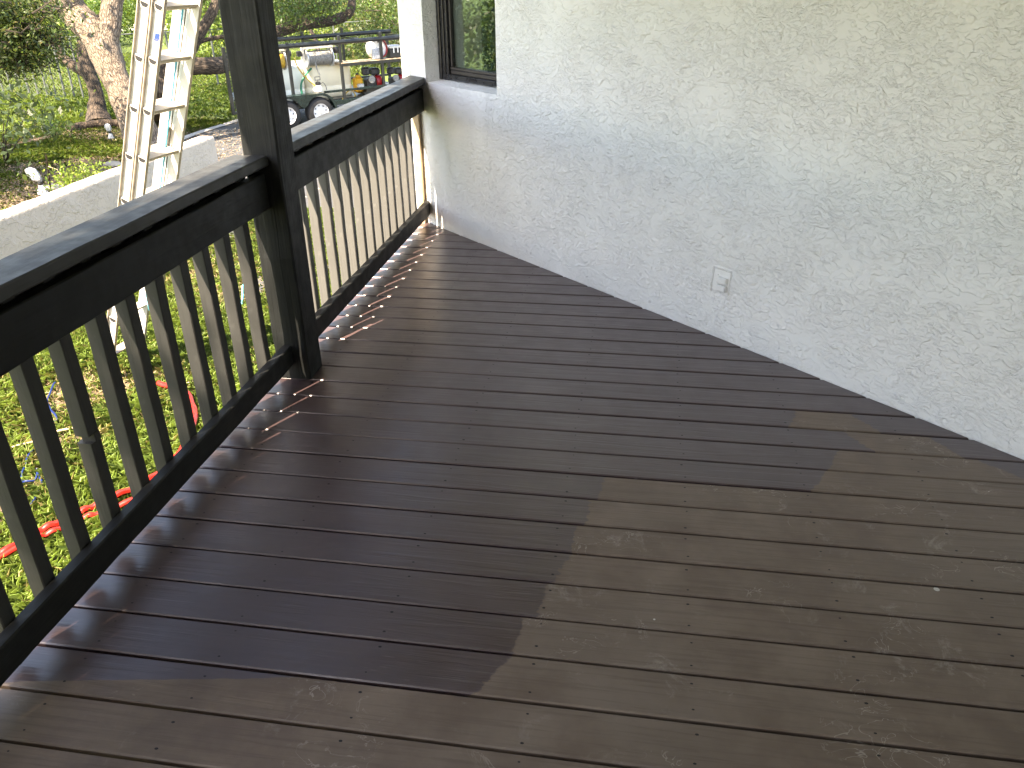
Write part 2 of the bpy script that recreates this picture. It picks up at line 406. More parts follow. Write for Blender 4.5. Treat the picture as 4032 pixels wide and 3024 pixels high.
# ---------------------------------------------------------------- 2D value noise used for terrain cover
_tab = rng.random((256, 256))
def vnoise(x, y):
    xi = np.floor(x).astype(int); yi = np.floor(y).astype(int); fx = x - xi; fy = y - yi
    fx = fx * fx * (3 - 2 * fx); fy = fy * fy * (3 - 2 * fy)
    T = lambda a, b: _tab[a % 256, b % 256]
    return (T(xi, yi) * (1 - fx) + T(xi + 1, yi) * fx) * (1 - fy) + (T(xi, yi + 1) * (1 - fx) + T(xi + 1, yi + 1) * fx) * fy
def fbm(x, y, s): return .55 * vnoise(x * s, y * s) + .3 * vnoise(x * s * 2.1 + 9, y * s * 2.1) + .15 * vnoise(x * s * 4.3, y * s * 4.3 + 5)
def cover(x, y):
    """1 = green grass, 0 = soil, straw and leaf litter"""
    g = np.clip((fbm(x, y, 1.1) - .22) * 5, 0, 1)
    bed = np.exp(-(((x + 7.8) / 1.9) ** 2 + ((y - 11.3) / 3.2) ** 2)) * 1.15      # bed round the oak, behind the garden wall
    bed2 = np.exp(-(((x + 10.2) / 2.6) ** 2 + ((y - 15.3) / 1.1) ** 2)) * .8
    strip = np.clip((x + 2.85) / .5, 0, 1) * .5                                  # worn strip along the deck
    bare = np.exp(-(((x + 4.3) / .6) ** 2 + ((y - 6.9) / .8) ** 2)) * .9
    lawn = np.clip((y - 15.5) / 3, 0, 1)
    return np.clip(np.maximum(g * (1 - bed) * (1 - bed2) * (1 - strip) * (1 - bare), lawn * .9 * (1 - bed2)), 0, 1)

# ---------------------------------------------------------------- ground, driveway, road
def ground():
    xs = np.concatenate([np.linspace(-90, -20, 15)[:-1], np.arange(-20, -1.2, .18), np.linspace(-1, 70, 16)])
    ys = np.concatenate([np.linspace(-40, .5, 10)[:-1], np.arange(.5, 26, .18), np.linspace(26.2, 150, 22)])
    gx, gy = np.meshgrid(xs, ys); z = gz(gy) + .035 * (fbm(gx, gy, .7) - .5) * (gx < -1.8)
    V = np.stack([gx, gy, z], -1).reshape(-1, 3); nx = len(xs); ny = len(ys)
    i = np.arange(nx * ny).reshape(ny, nx)
    Fc = np.stack([i[:-1, :-1], i[:-1, 1:], i[1:, 1:], i[1:, :-1]], -1).reshape(-1, 4)
    me = bpy.data.meshes.new('ground'); me.from_pydata(V.tolist(), [], Fc.tolist())
    ca = me.color_attributes.new('cover', 'FLOAT_COLOR', 'POINT')
    c = cover(V[:, 0], V[:, 1]); c4 = np.stack([c, c, c, np.ones_like(c)], -1).astype(np.float32)
    ca.data.foreach_set('color', c4.reshape(-1))
    t = NT('lawn_and_soil'); co_ = t.coord()
    a = t.n('Attribute', 2, {'attribute_name': 'cover'})
    n1 = t.noise(co_, 14.0, 6, .7); n2 = t.noise(co_, 55.0, 4, .7)
    soil = t.mix(t.ramp(n1, .3, .7), (0.055, 0.036, 0.022), (0.19, 0.135, 0.085))
    soil = t.mix(t.ramp(n2, .55, .7), soil, (0.30, 0.22, 0.14))
    grs = t.mix(t.ramp(n1, .3, .7), (0.050, 0.085, 0.014), (0.120, 0.170, 0.030))
    k = t.ramp(t.math('ADD', a, t.math('MULTIPLY', t.math('SUBTRACT', n2, .5), .8)), .3, .7)
    me.materials.append(t.done(t.bsdf(Base_Color=t.mix(k, soil, grs), Roughness=.95, Normal=t.bump(n2, .8, .02))))
    me.polygons.foreach_set('use_smooth', [True] * len(me.polygons))
    tag(link(bpy.data.objects.new('ground', me)), kind='structure')
ground()

def strip(name, L, Rr, m, lift):
    """sheet between two polylines, laid on the terrain"""
    mb = MB(); V = []; Fc = []; k = len(L); nc = 6
    for (ax, ay), (bx, by) in zip(L, Rr):
        for j in range(nc):
            u = j / (nc - 1); x = ax + (bx - ax) * u; y = ay + (by - ay) * u
            V.append((x, y, float(gz(y)) + lift))
    for i in range(k - 1):
        for j in range(nc - 1): a = i * nc + j; Fc.append((a, a + 1, a + nc + 1, a + nc))
    o = mb.add(V, Fc).build(name, m); return tag(o, kind='structure')
def smooth_line(pts, n=8):
    pts = np.array(pts, float); out = []
    for i in range(len(pts) - 1):
        p0, p1, p2, p3 = pts[max(i - 1, 0)], pts[i], pts[i + 1], pts[min(i + 2, len(pts) - 1)]
        for k in range(n):
            t = k / n
            out.append(.5 * ((2 * p1) + (-p0 + p2) * t + (2 * p0 - 5 * p1 + 4 * p2 - p3) * t * t + (-p0 + 3 * p1 - 3 * p2 + p3) * t ** 3))
    out.append(pts[-1]); return np.array(out)
DL = smooth_line([(-6.3, 9.4), (-7.7, 11.6), (-8.7, 14.4), (-8.72, 16.4), (-8.3, 18.6), (-6.9, 21.0), (-3.8, 24.2), (2, 28)], 7)
DR = smooth_line([(-3.2, 6.3), (-2.4, 8.4), (-1.5, 10.8), (.2, 12.4), (2.5, 14.4), (5, 16.5), (8, 19.5), (13, 24)], 7)
strip('driveway', DL, DR, M['asphalt'], .02)
strip('driveway_edge', DL + np.array([-.13, .03]), DL + np.array([.05, 0]), M['concrete'], .035)
strip('road', [(-60, 46), (-30, 50), (0, 56), (40, 66)], [(-60, 40), (-30, 43.5), (0, 49), (40, 59)], M['concrete'], .05)

# ---------------------------------------------------------------- the house: stucco wall, window, porch roof
HD = np.array([-.728, .686]); HN = np.array([.686, .728]); HP = np.array([.855, 3.230])
house = empty('house', 'white stucco house wall beside the deck with one dark framed window', 'house', (HP[0], HP[1], 0), math.atan2(-.686, .728))
# local frame: x runs along the wall (towards the camera side), y into the house, z up
WX0, WX1, WZ0, WZ1 = -3.149, -2.383, .935, 2.05
mb = MB()
def wallbox(x0, x1, z0, z1, y1=.22):
    nx = max(1, int((x1 - x0) / .12)); nz = max(1, int((z1 - z0) / .12))
    mb.box(((x0 + x1) / 2, y1 / 2, (z0 + z1) / 2), (x1 - x0, y1, z1 - z0))
wallbox(-3.442, WX0, -1.6, 2.42); wallbox(WX1, 5.2, -1.6, 2.42); wallbox(WX0, WX1, -1.6, WZ0 - .02); wallbox(WX0, WX1, WZ1, 2.42)
# sloped stucco sill
mb.add([(WX0, .0, WZ0 - .02), (WX1, .0, WZ0 - .02), (WX1, .22, WZ0 - .02), (WX0, .22, WZ0 - .02), (WX0, .001, WZ0), (WX1, .001, WZ0), (WX1, .22, WZ0 + .02), (WX0, .22, WZ0 + .02)],
       [(0, 1, 5, 4), (1, 2, 6, 5), (2, 3, 7, 6), (3, 0, 4, 7), (4, 5, 6, 7), (0, 3, 2, 1)])
mb.build('wall', M['stucco'], house)
MB().box((-3.33, 2.1, .4), (.22, 3.7, 4.0)).build('side_wall', M['stucco'], house)
MB().box((-1.2, 2.6, .5), (4.0, .1, 4.0)).build('room_wall', M['room'], house)
MB().box((-1.2, 1.4, .1), (4.0, 2.4, .1)).build('room_floor', M['room'], house)
ew = MB().box((1.9, -2.9, .7), (6.6, .2, 3.5)).build('light_block_wall', M['gstucco'], house); ew.matrix_parent_inverse = (Matrix.Translation((HP[0], HP[1], 0)) @ Matrix.Rotation(math.atan2(-.686, .728), 4, 'Z')).inverted()  # unseen wall behind the camera, added to cut light from the open end
win = bpy.data.objects.new('window', None); link(win, house)
fr = MB()
zc = (WZ0 + .012 + WZ1) / 2; zh = WZ1 - WZ0 - .014
for x, w, y in ((WX0 + .017, .030, .128), (WX0 + .049, .028, .136), (WX0 + .078, .024, .144), (WX1 - .02, .036, .13)):
    fr.box((x, y, zc), (w, .055, zh), .004)
fr.box(((WX0 + WX1) / 2, .135, WZ0 + .034), (WX1 - WX0 - .004, .05, .030), .003)
fr.box(((WX0 + WX1) / 2, .135, WZ1 - .03), (WX1 - WX0 - .004, .06, .05), .003)
fr.build('window_frame', M['bronze'], win)
sh = MB(); sx0, sx1 = WX0 + .092, WX1 - .04
sh.box(((sx0 + sx1) / 2, .147, WZ0 + .062), (sx1 - sx0, .03, .024), .003).box(((sx0 + sx1) / 2, .140, WZ0 + .084), (sx1 - sx0, .02, .016), .003)
sh.box((sx0 + .008, .150, zc + .02), (.016, .03, zh - .12), .003)
sh.build('sash', M['bronze2'], win)
t = NT('window_glass'); fres = t.n('Fresnel', 0, None, IOR=1.55)
gl = t.n('BsdfGlossy', 0, None, Color=(1, 1, 1), Roughness=.01); tp = t.n('BsdfTransparent', 0, None, Color=(.72, .80, .78))
M['glass'] = t.done(t.n('MixShader', 0, None, i0=t.math('MULTIPLY', fres, .42, clamp=True), i1=tp, i2=gl))
MB().box(((sx0 + sx1) / 2, .152, zc), (sx1 - sx0 - .002, .004, zh - .08)).build('glass_pane', M['glass'], win)
# curtain hanging behind the glass
def curtain(x0, x1, lab, ph):
    V = []; Fc = []; nx = 46; zs = np.linspace(.75, 2.0, 9)
    for z in zs:
        for i in range(nx):
            u = i / (nx - 1); k = .022 * math.sin(u * 34 + ph) + .012 * math.sin(u * 11 + 2 * ph)
            V.append((x0 + (x1 - x0) * u, .30 + k * (1 + .2 * (2 - z)), z))
    for j in range(len(zs) - 1):
        for i in range(nx - 1): a = j * nx + i; Fc.append((a, a + 1, a + nx + 1, a + nx))
    V2 = [(x, y + .003, z) for x, y, z in V]; q = len(V)
    Fc = Fc + [tuple(i + q for i in f[::-1]) for f in Fc]
    o = MB().add(V + V2, Fc).build('curtain', M['curtain'], None, True)
    o.matrix_world = house_mw; return tag(o, lab, 'curtain')
t = NT('printed_curtain'); c = t.coord()
k1 = t.ramp(t.noise(c, 9.0, 3, .6, 1.5), .52, .60); k2 = t.ramp(t.noise(c, 16.0, 3, .6, 1.0), .60, .66)
cc = t.mix(k2, t.mix(k1, (0.13, 0.16, 0.15), (0.045, 0.065, 0.058)), (0.09, 0.07, 0.065))
M['curtain'] = t.done(t.bsdf(Base_Color=cc, Roughness=.85))
house_mw = Matrix.Translation((HP[0], HP[1], 0)) @ Matrix.Rotation(math.atan2(-.686, .728), 4, 'Z')
curtain(-2.96, -2.66, 'grey green printed curtain panel at the left inside the window', .4)
curtain(-2.63, -2.30, 'grey printed curtain panel at the right inside the window', 1.9)
# painted-over outlet
out = bpy.data.objects.new('wall_outlet', None); link(out, house); out.location = (-.661, 0, .281)
MB().box((.004, -.001, 0), (.094, .006, .108), .002).build('outlet_plate', M['white'], out)
rim = MB()
pts = [(-.056, -.062), (-.055, -.01), (-.052, .045), (-.046, .060), (0, .062), (.050, .058), (.054, .03)]
rim.tube([(x, .001, z) for x, z in pts], [.005, .007, .008, .008, .008, .006, .004], 6, True, .4)
rim.build('stucco_rim', M['stucco'], out)
for dz in (.009, -.028):
    MB().box((.016, -.013, dz), (.053, .020, .030), .005).build('receptacle_cover', M['white'], out)
    MB().box((-.018, -.006, dz + .017), (.012, .008, .007), .002).build('cover_hinge', M['white'], out)
# porch roof over the deck
roof = bpy.data.objects.new('porch_roof', None); link(roof); roof.parent = house
roof.matrix_parent_inverse = house_mw.inverted()
EAVE = -1.86
MB().box(((EAVE + 4.6) / 2, .6, 2.46), (4.6 - EAVE, 15.0, .08)).build('porch_ceiling', M['ceiling'], roof)
MB().box((EAVE - .02, -1.6, 2.50), (.04, 11.0, .16), .004).build('eave_board', M['fascia'], roof)
MB().box((-1.93, 6.3, 2.50), (.16, 4.3, .16), .004).build('eave_board', M['fascia'], roof)
MB().box(((EAVE + 4.6) / 2, .6, 2.62), (4.8 - EAVE, 15.2, .22)).build('roof_deck', M['fascia'], roof)

# ---------------------------------------------------------------- deck
def wall_x(y): return HP[0] + (HP[1] - y) * (.728 / .686)
DX0 = -1.585
fr = MB()
fr.box((-1.545, 1.3, -.16), (.04, 8.2, .235))
for x in (-1.378, -1.035, -.625, -.207, .192, .598, 1.0, 1.4, 1.8, 2.2):
    y1 = HP[1] - (x - HP[0]) * (.686 / .728) - .06
    y0 = -2.8; fr.box((x, (y0 + y1) / 2, -.16), (.04, y1 - y0, .24))
deck = tag(fr.build('deck', M['joist']), kind='structure')
PITCH, G0 = .14495, 1.395                     # board pitch, and one gap measured in the photograph
WET = {0: (-1.18, 6), 1: (-.31, .55), 2: (-.268, .1), 3: (-.216, .05), 4: (-.178, .30), 5: (-.150, .1), 6: (-.124, .1), 7: (-.085, .17),
       8: (.655, .55), 9: (.728, .40), 10: (.843, -.69), 11: (.620, .30)}
CUT = {9: (1.305, -1.0), 10: (1.15, -.62), 11: (.897, -.60)}
nails = []
for k in range(-28, 29):
    ya = G0 + (k - 1) * PITCH; yb = ya + PITCH
    if ya > 5.43: break
    g = random.uniform(.0075, .0095) if k not in (3, 9, 13) else .004
    ya2, yb2 = ya + g / 2 + random.uniform(-.0006, .0006), yb - g / 2 + random.uniform(-.0006, .0006)
    dz = random.uniform(-.0012, .0012)
    ch = .0035
    prof = [(ya2 + ch, 0), (yb2 - ch, 0), (yb2, -ch), (yb2, -.032), (ya2, -.032), (ya2, -ch)]
    V = []; kx = 0
    lx = DX0 + random.uniform(-.008, .008)
    for side in (0, 1):
        for (y, z) in prof:
            x = lx if side == 0 else max(wall_x(y) - .006, lx + .01)
            V.append((x, y, z + dz))
    n = len(prof)
    Fc = [tuple(range(n)), tuple(range(2 * n - 1, n - 1, -1))] + [(i, (i + 1) % n, (i + 1) % n + n, i + n) for i in range(n)]
    b = MB().add(V, Fc).build('deck_board', M['deck'], deck)
    b['board_y'] = (ya + yb) / 2; b['board_seed'] = random.uniform(0, 50)
    if k <= -1: w = (-9.0, 0.0)
    else: w = WET.get(k, (9.0, 0.0))
    cu = CUT.get(k, (9.0, 0.0))
    b['wet_edge'], b['wet_slope'] = float(w[0]), float(w[1]); b['cut_edge'], b['cut_slope'] = float(cu[0]), float(cu[1])
    for x in (-1.378, -1.035, -.625, -.207, .192, .598, 1.0, 1.4, 1.8):
        for yy in (ya + .032, yb - .032):
            if x < wall_x(yy) - .04 and yb > .3: nails.append((x + random.uniform(-.006, .006), yy + random.uniform(-.008, .008), dz))
mb = MB()
for x, y, z in nails:
    r = random.uniform(.0022, .0036); a0 = random.random() * 6
    P = [(x + r * 1.5 * math.cos(a0 + i * 1.047), y + r * math.sin(a0 + i * 1.047), z + .0006) for i in range(6)]
    mb.add(P, [tuple(range(6))])
tag(mb.build('nail_holes', M['nail'], deck), kind='stuff')

# ---------------------------------------------------------------- railing and post
def beam(name, m, x0, x1, y0, y1, z0, z1, parent, ch=.004, jit=.0014, seg=.16, mitre=False):
    """sawn timber along y with slightly uneven arrises"""
    n = max(2, int((y1 - y0) / seg)); ys = np.linspace(y0, y1, n + 1)
    prof = [(x0 + ch, z0), (x1 - ch, z0), (x1, z0 + ch), (x1, z1 - ch), (x1 - ch, z1), (x0 + ch, z1), (x0, z1 - ch), (x0, z0 + ch)]
    V = []; k = len(prof)
    for y in ys:
        jx, jz = random.uniform(-jit, jit), random.uniform(-jit, jit)
        for (x, z) in prof:
            yy = y if not (mitre and y > y1 - .01) else HP[1] + (HP[0] - x) * (.686 / .728) - .012
            V.append((x + jx + random.uniform(-.0007, .0007), yy, z + jz + random.uniform(-.0007, .0007)))
    Fc = [(i * k + j, i * k + (j + 1) % k, (i + 1) * k + (j + 1) % k, (i + 1) * k + j) for i in range(n) for j in range(k)]
    Fc += [tuple(range(k)), tuple(n * k + j for j in range(k))]
    return MB().add(V, Fc).build(name, m, parent)
def baluster_mesh(z0, z1, w=.042, notch=None, m='char_z'):
    mb = MB(); ch = .003
    def seg(za, zb, dx=0.0, dy=0.0, wy=w):
        n = max(1, int((zb - za) / .12)); zs = np.linspace(za, zb, n + 1); V = []
        h = w / 2; hy = wy / 2
        prof = [(-h + ch, -hy), (h - ch, -hy), (h, -hy + ch), (h, hy - ch), (h - ch, hy), (-h + ch, hy), (-h, hy - ch), (-h, -hy + ch)]
        for z in zs:
            jx, jy = random.uniform(-.0012, .0012), random.uniform(-.0012, .0012)
            for x, y in prof: V.append((x + jx + dx, y + jy + dy, z))
        k = 8
        mb.add(V, [(i * k + j, i * k + (j + 1) % k, (i + 1) * k + (j + 1) % k, (i + 1) * k + j) for i in range(n) for j in range(k)] + [tuple(range(k)), tuple(n * k + j for j in range(k))])
    if notch:
        seg(z0, notch - .012); seg(notch - .0122, notch + .0122, .006, .006, w * .55); seg(notch + .012, z1)
    else: seg(z0, z1)
    return mb.mesh('baluster', M[m], False)
def railing(label, y0, y1, edges, mi=False, bw=.042, bm='char_z'):
    r = empty('deck_railing', label, 'railing', (-1.5, y0, 0), 0, 'charcoal railing sections along the deck edge')
    inv = Matrix.Translation((1.5, -y0, 0))
    parts = [beam('cap_rail', M['cap'], -1.585, -1.441, y0, y1, .926, .965, r, .005, .0012, mitre=mi),
             beam('upper_rail', M['char_y'], -1.503, -1.465, y0, y1, .757, .895, r, .004, .0009, mitre=mi),
             beam('cap_support', M['char_y'], -1.585 + .01, -1.546, y0, y1, .80, .9255, r, .003, mitre=mi),
             beam('bottom_rail', M['char_y'], -1.503, -1.463, y0, y1, .069, .160, r, .004, .0009, mitre=mi)]
    for p in parts: p.matrix_parent_inverse = inv
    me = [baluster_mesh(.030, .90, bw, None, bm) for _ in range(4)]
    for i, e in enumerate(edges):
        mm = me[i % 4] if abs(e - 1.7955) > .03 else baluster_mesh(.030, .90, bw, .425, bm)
        b = link(bpy.data.objects.new('baluster', mm), r); b.matrix_parent_inverse = inv
        b.location = (-1.5042 - bw / 2, e - bw / 2 + random.uniform(-.003, .003), 0)
        b.rotation_euler = (random.uniform(-.006, .006), random.uniform(-.003, .003), (0 if abs(e - 1.7955) < .03 else random.choice((0, math.pi))) + random.uniform(-.04, .04))
    return r
near_e = [2.87 - .1535 * k for k in range(16)]
railing('charcoal railing section in the foreground, nearest the camera', .36, 2.988, near_e, False, .046, 'char_shade')
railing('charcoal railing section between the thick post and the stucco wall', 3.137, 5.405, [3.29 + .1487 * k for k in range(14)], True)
wc = MB()
wc.add([(x, HP[1] + (HP[0] - x) * (.686 / .728) - d_, z) for z in (.0, .905) for x, d_ in ((-1.552, .006), (-1.509, .006), (-1.509, .052), (-1.552, .09))], [(0, 1, 2, 3), (4, 7, 6, 5), (0, 4, 5, 1), (1, 5, 6, 2), (2, 6, 7, 3), (3, 7, 4, 0)])
tag(wc.build('wall_cleat', M['plank']), 'cream painted timber strip fixed upright where the railing meets the stucco', 'trim')
def post(label, y0):
    n = 22; zs = np.linspace(0, 2.42, n + 1); V = []; ch = .007
    x0, x1, y1 = -1.545, -1.397, y0 + .146
    prof = [(x0 + ch, y0), (x1 - ch, y0), (x1, y0 + ch), (x1, y1 - ch), (x1 - ch, y1), (x0 + ch, y1), (x0, y1 - ch), (x0, y0 + ch)]
    for z in zs:
        jx, jy = random.uniform(-.0025, .0025), random.uniform(-.0025, .0025)
        for x, y in prof: V.append((x + jx + random.uniform(-.002, .002), y + jy + random.uniform(-.001, .001), z))
    k = 8
    Fc = [(i * k + j, i * k + (j + 1) % k, (i + 1) * k + (j + 1) % k, (i + 1) * k + j) for i in range(n) for j in range(k)] + [tuple(range(k)), tuple(n * k + j for j in range(k))]
    o = MB().add(V, Fc).build('porch_post', M['post']); return tag(o, label, 'post', 'timber posts carrying the porch roof')
post('thick weathered charcoal timber post rising between two railing sections', 2.990)
post('charcoal timber post at the near end of the foreground railing', .213)

# ---------------------------------------------------------------- garden wall
n = 60; ys = np.linspace(1.0, 9.78, n + 1); V = []; k = 8
x0, x1, zt = -5.62, -5.40, -.252
for y in ys:
    j = random.uniform(-.006, .006); j2 = random.uniform(-.006, .006)
    e = .012
    for x, z in ((x0, -1.5), (x0, zt - .03), (x0 + .012, zt - .008), (x0 + .04, zt), (x1 - .04, zt), (x1 - .012, zt - .008), (x1, zt - .03), (x1, -1.5)):
        V.append((x + (j2 if z > -1 else 0), y, z + (j if z > -1 else 0)))
Fc = [(i * k + q, i * k + (q + 1) % k, (i + 1) * k + (q + 1) % k, (i + 1) * k + q) for i in range(n) for q in range(k)] + [tuple(range(k)), tuple(n * k + q for q in range(k))]
tag(MB().add(V, Fc).build('garden_wall', M['gstucco'], None, True), 'low cream stucco garden wall running behind the ladder', 'wall')

# ---------------------------------------------------------------- extension ladder leaning on the eave
def ladder():
    az, el = R(97.755), R(68.331)
    d = Vector((math.cos(el) * math.sin(az), math.cos(el) * math.cos(az), math.sin(el)))       # up the stiles
    ry = Vector((-math.cos(az), math.sin(az), 0)).normalized()
    rd = Vector((math.sin(R(7.97)), math.cos(R(7.97)), 0))                                       # along the rungs
    nn = rd.cross(d).normalized(); nn = nn if nn.x > 0 else -nn                                   # out of the ladder's face, towards the house
    base = Vector((-2.757, 4.601, 1.447)) - d * 2.66
    L = empty('extension_ladder', 'aluminium extension ladder leaning over the railing from the lawn', 'ladder', base)
    L.matrix_world = Matrix.Translation(base) @ Matrix((( nn.x, rd.x, d.x, 0), (nn.y, rd.y, d.y, 0), (nn.z, rd.z, d.z, 0), (0, 0, 0, 1)))
    W = .300
    def channel(x, y, z0, z1, s, nm, m):
        mb = MB(); w = .080; tk = .004; fl = .020
        mb.box((x, y, (z0 + z1) / 2), (w, tk, z1 - z0))
        o = mb.build(nm, m, L); f2 = MB()
        for e in (-1, 1): f2.box((x + e * (w / 2 - tk / 2), y + s * (fl / 2 + tk / 2), (z0 + z1) / 2), (tk + .001, fl, z1 - z0))
        f2.build('flange', M['alu_in'], o); return o
    Z0, Z1 = .0, 4.0
    for (x, zlo, zhi, ins) in ((-.045, 0, 3.2, 0), (.045, .62, 4.05, .0)):
        for y, s in ((-.0, -1), (W, 1)):
            st = channel(x, y, zlo, zhi, s, 'stile', M['alu'])
    # rungs at a foot apart; the front section's rungs are those the photograph shows at the stile
    for (x, zs) in ((.045, [2.66 - .3048 * k for k in range(-3, 7)]), (-.045, [2.66 - .3048 * k - .02 for k in range(-1, 9)])):
        for z in zs:
            if z < .1: continue
            mb = MB(); r = .019
            prof = [(-.030, .006), (.030, .006), (.030, -.006), (.016, -.024), (-.016, -.024), (-.030, -.006)]
            V = [(x + a, -.012, z + b) for a, b in prof] + [(x + a, W + .012, z + b) for a, b in prof]
            Fc = [tuple(range(6)), tuple(range(11, 5, -1))] + [(i, i + 6, (i + 1) % 6 + 6, (i + 1) % 6) for i in range(6)]
            rg = mb.add(V, Fc).build('rung', M['alu_in'], L)
            fe = MB(); 
            fe.tube([(x + a * 1.12, -.0055, z + b * 1.15 - .001) for a, b in prof + prof[:1]], .0045, 6)
            fe.build('rung_collar', M['alu'], rg)
            MB().add([(x + a * .8, -.0128, z + b * .8 - .002) for a, b in prof], [tuple(range(6))]).build('rung_hollow', M['rubber'], rg)
    # rung lock on the rear of the front section
    for y in (.02, W - .02):
        z = 2.66 - .3048 * 3
        lk = MB(); lk.prism([(-.05, .0), (-.012, .14), (.01, .13), (-.018, .0)], y - .006, y + .006); lk.prism([(-.05, .0), (.05, .012), (.05, -.01), (-.05, -.012)], y - .006, y + .006)
        o = lk.build('rung_lock', M['alu_in'], L); o.location = (0, 0, z)
    MB().tube([(.0, W - .03, .9), (-.004, W - .028, 1.5), (.002, W - .034, 2.2), (.0, W - .03, 3.3), (0, W - .03, 3.6)], .0055, 6).build('hoist_rope', M['cyan'], L)
    # knot of rope round a low rung
    z = 2.66 - .3048 * 6 - .02
    kn = MB(); pa = []
    for i in range(26):
        a = i * .95; pa.append((-.045 + .045 * math.cos(a), .12 + .07 * i / 26, z - .01 + .04 * math.sin(a)))
    kn.tube(pa, .007, 6); kn.tube([(-.01, .19, z - .01), (.02, .22, z - .10), (.0, .26, z - .2), (.01, .3, z - .34)], .006, 6)
    kn.build('rope_knot', M['cyan'], L)
    for y in (0, W):
        MB().box((-.045, y, .02), (.09, .045, .05), .006).build('foot', M['blackplastic'], L)
    # printing and stickers on the outer web of the near stile
    yw = -.0045
    dm = MB(); z = 2.49
    dm.add([(.045 + a, yw, z + b) for a, b in ((-.012, -.028), (.016, -.018), (.020, .022), (-.008, .014))], [(0, 1, 2, 3)])
    dm.build('blue_mark', M['blueprint'], L)
    for i, ch in enumerate('WERNER'):
        cu = bpy.data.curves.new('letter', 'FONT'); cu.body = ch; cu.size = .042; cu.align_x = 'CENTER'; cu.align_y = 'CENTER'
        tmp = bpy.data.objects.new('letter', cu); COL.objects.link(tmp)
        me = bpy.data.meshes.new_from_object(tmp.evaluated_get(bpy.context.evaluated_depsgraph_get())); bpy.data.objects.remove(tmp)
        me.materials.clear(); me.materials.append(M['inkprint'])
        o = link(bpy.data.objects.new('letter', me), L)
        o.matrix_local = Matrix.Translation((.045, yw, 2.31 + .032 * i)) @ Matrix.Rotation(math.pi / 2, 4, 'X') @ Matrix.Rotation(math.pi / 2, 4, 'Z')
    for (z, w, h) in ((1.895, .034, .014), (1.70, .028, .016), (1.535, .040, .026)):
        s_ = MB().box((.045, yw, z), (w, .001, h)).build('sticker', M['inkprint'], L)
ladder()

# ---------------------------------------------------------------- leaves, trees
def leaves(blobs, size, greens, flat=.6, seed=1, clump=28):
    """blobs: (centre, (rx,ry,rz), number). Leaves sit in small clumps through the volume."""
    g = np.random.default_rng(seed); out = []; cols = []
    size0 = size
    for c, r, n, *sz in blobs:
        size = sz[0] if sz else size0
        nc = max(1, n // clump)
        p = g.normal(size=(nc, 3)); p /= np.linalg.norm(p, axis=1)[:, None]
        p *= (g.random((nc, 1)) ** .45); cc = np.array(c) + p * np.array(r)
        cr = size * g.uniform(1.4, 3.4, (nc, 1)); tone = g.uniform(.65, 1.35, (nc, 1))
        q = np.repeat(cc, clump, 0) + g.normal(size=(nc * clump, 3)) * np.repeat(cr, clump, 0) * np.array([1, 1, .7])
        N = len(q); t = np.repeat(tone, clump, 0)
        a = g.normal(size=(N, 3)); a[:, 2] -= .3; a /= np.linalg.norm(a, axis=1)[:, None]
        b = g.normal(size=(N, 3)); b -= a * (a * b).sum(1)[:, None]; b /= np.linalg.norm(b, axis=1)[:, None]
        L = size * g.uniform(.6, 1.25, (N, 1)); Wd = L * g.uniform(.32, .5, (N, 1))
        nrm = np.cross(a, b)
        quad = np.stack([q - a * L * .5, q + b * Wd * .5 + nrm * L * .06 - a * L * .05, q + a * L * .5, q - b * Wd * .5 + nrm * L * .06 - a * L * .05], 1)
        out.append(quad)
        k = g.integers(0, len(greens), N); base = np.array(greens)[k] * t * g.uniform(.75, 1.25, (N, 1)); cols.append(base)
    return np.concatenate(out), np.clip(np.concatenate(cols), 0, 1)
OAK = [(0.045, 0.075, 0.022), (0.060, 0.095, 0.028), (0.035, 0.060, 0.024), (0.085, 0.110, 0.035), (0.10, 0.085, 0.035)]
LUSH = [(0.06, 0.12, 0.022), (0.085, 0.155, 0.03), (0.045, 0.09, 0.02), (0.12, 0.17, 0.035)]
LIME = [(0.16, 0.23, 0.03), (0.20, 0.26, 0.04), (0.11, 0.18, 0.03)]
def limb(path, rad, n=10, sub=6):
    p = smooth_line(path, sub); r = np.interp(np.linspace(0, len(path) - 1, len(p)), range(len(path)), rad)
    return p, r
def tree(name, label, base, limbs, blobs, size, m, greens=OAK, seed=1, group=None, twigs=0, clump=28):
    T = empty(name, label, 'tree', base, 0, group); inv = Matrix.Translation(-Vector(base))
    for i, (path, rad) in enumerate(limbs):
        mb = MB(); p, r = limb(path, rad); mb.tube(p, r, 12, True, .10)
        o = mb.build('trunk' if i == 0 else 'limb', M[m], T, True); o.matrix_parent_inverse = inv; uv_limb(o.data, p, r, 12)
    if twigs:
        g = np.random.default_rng(seed + 50); mb = MB()
        for c, r, n_, *_z in blobs:
            for _ in range(twigs if not _z else 0):
                a = np.array(c) + g.normal(size=3) * np.array(r) * .5; e = a + g.normal(size=3) * np.array(r) * .45
                mb.tube([a, (a + e) / 2 + g.normal(size=3) * .05, e], [.012, .009, .004], 5)
        o = mb.build('twigs', M[m], T); tag(o, kind='stuff'); o.matrix_parent_inverse = inv
    if blobs:
        v, c = leaves(blobs, size, greens, seed=seed, clump=clump)
        o = link(bpy.data.objects.new('crown', fast_mesh('crown', v, None, c, M['leaf'])), T); tag(o, kind='stuff'); o.matrix_parent_inverse = inv
    return T
def PX(pts, depth):
    out = []
    for i, p in enumerate(pts):
        dd = depth[i] if hasattr(depth, '__len__') else depth
        out.append(tuple(at(p[0], p[1], dd)))
    return out
def V3(*a): return tuple(float(x) for x in a)
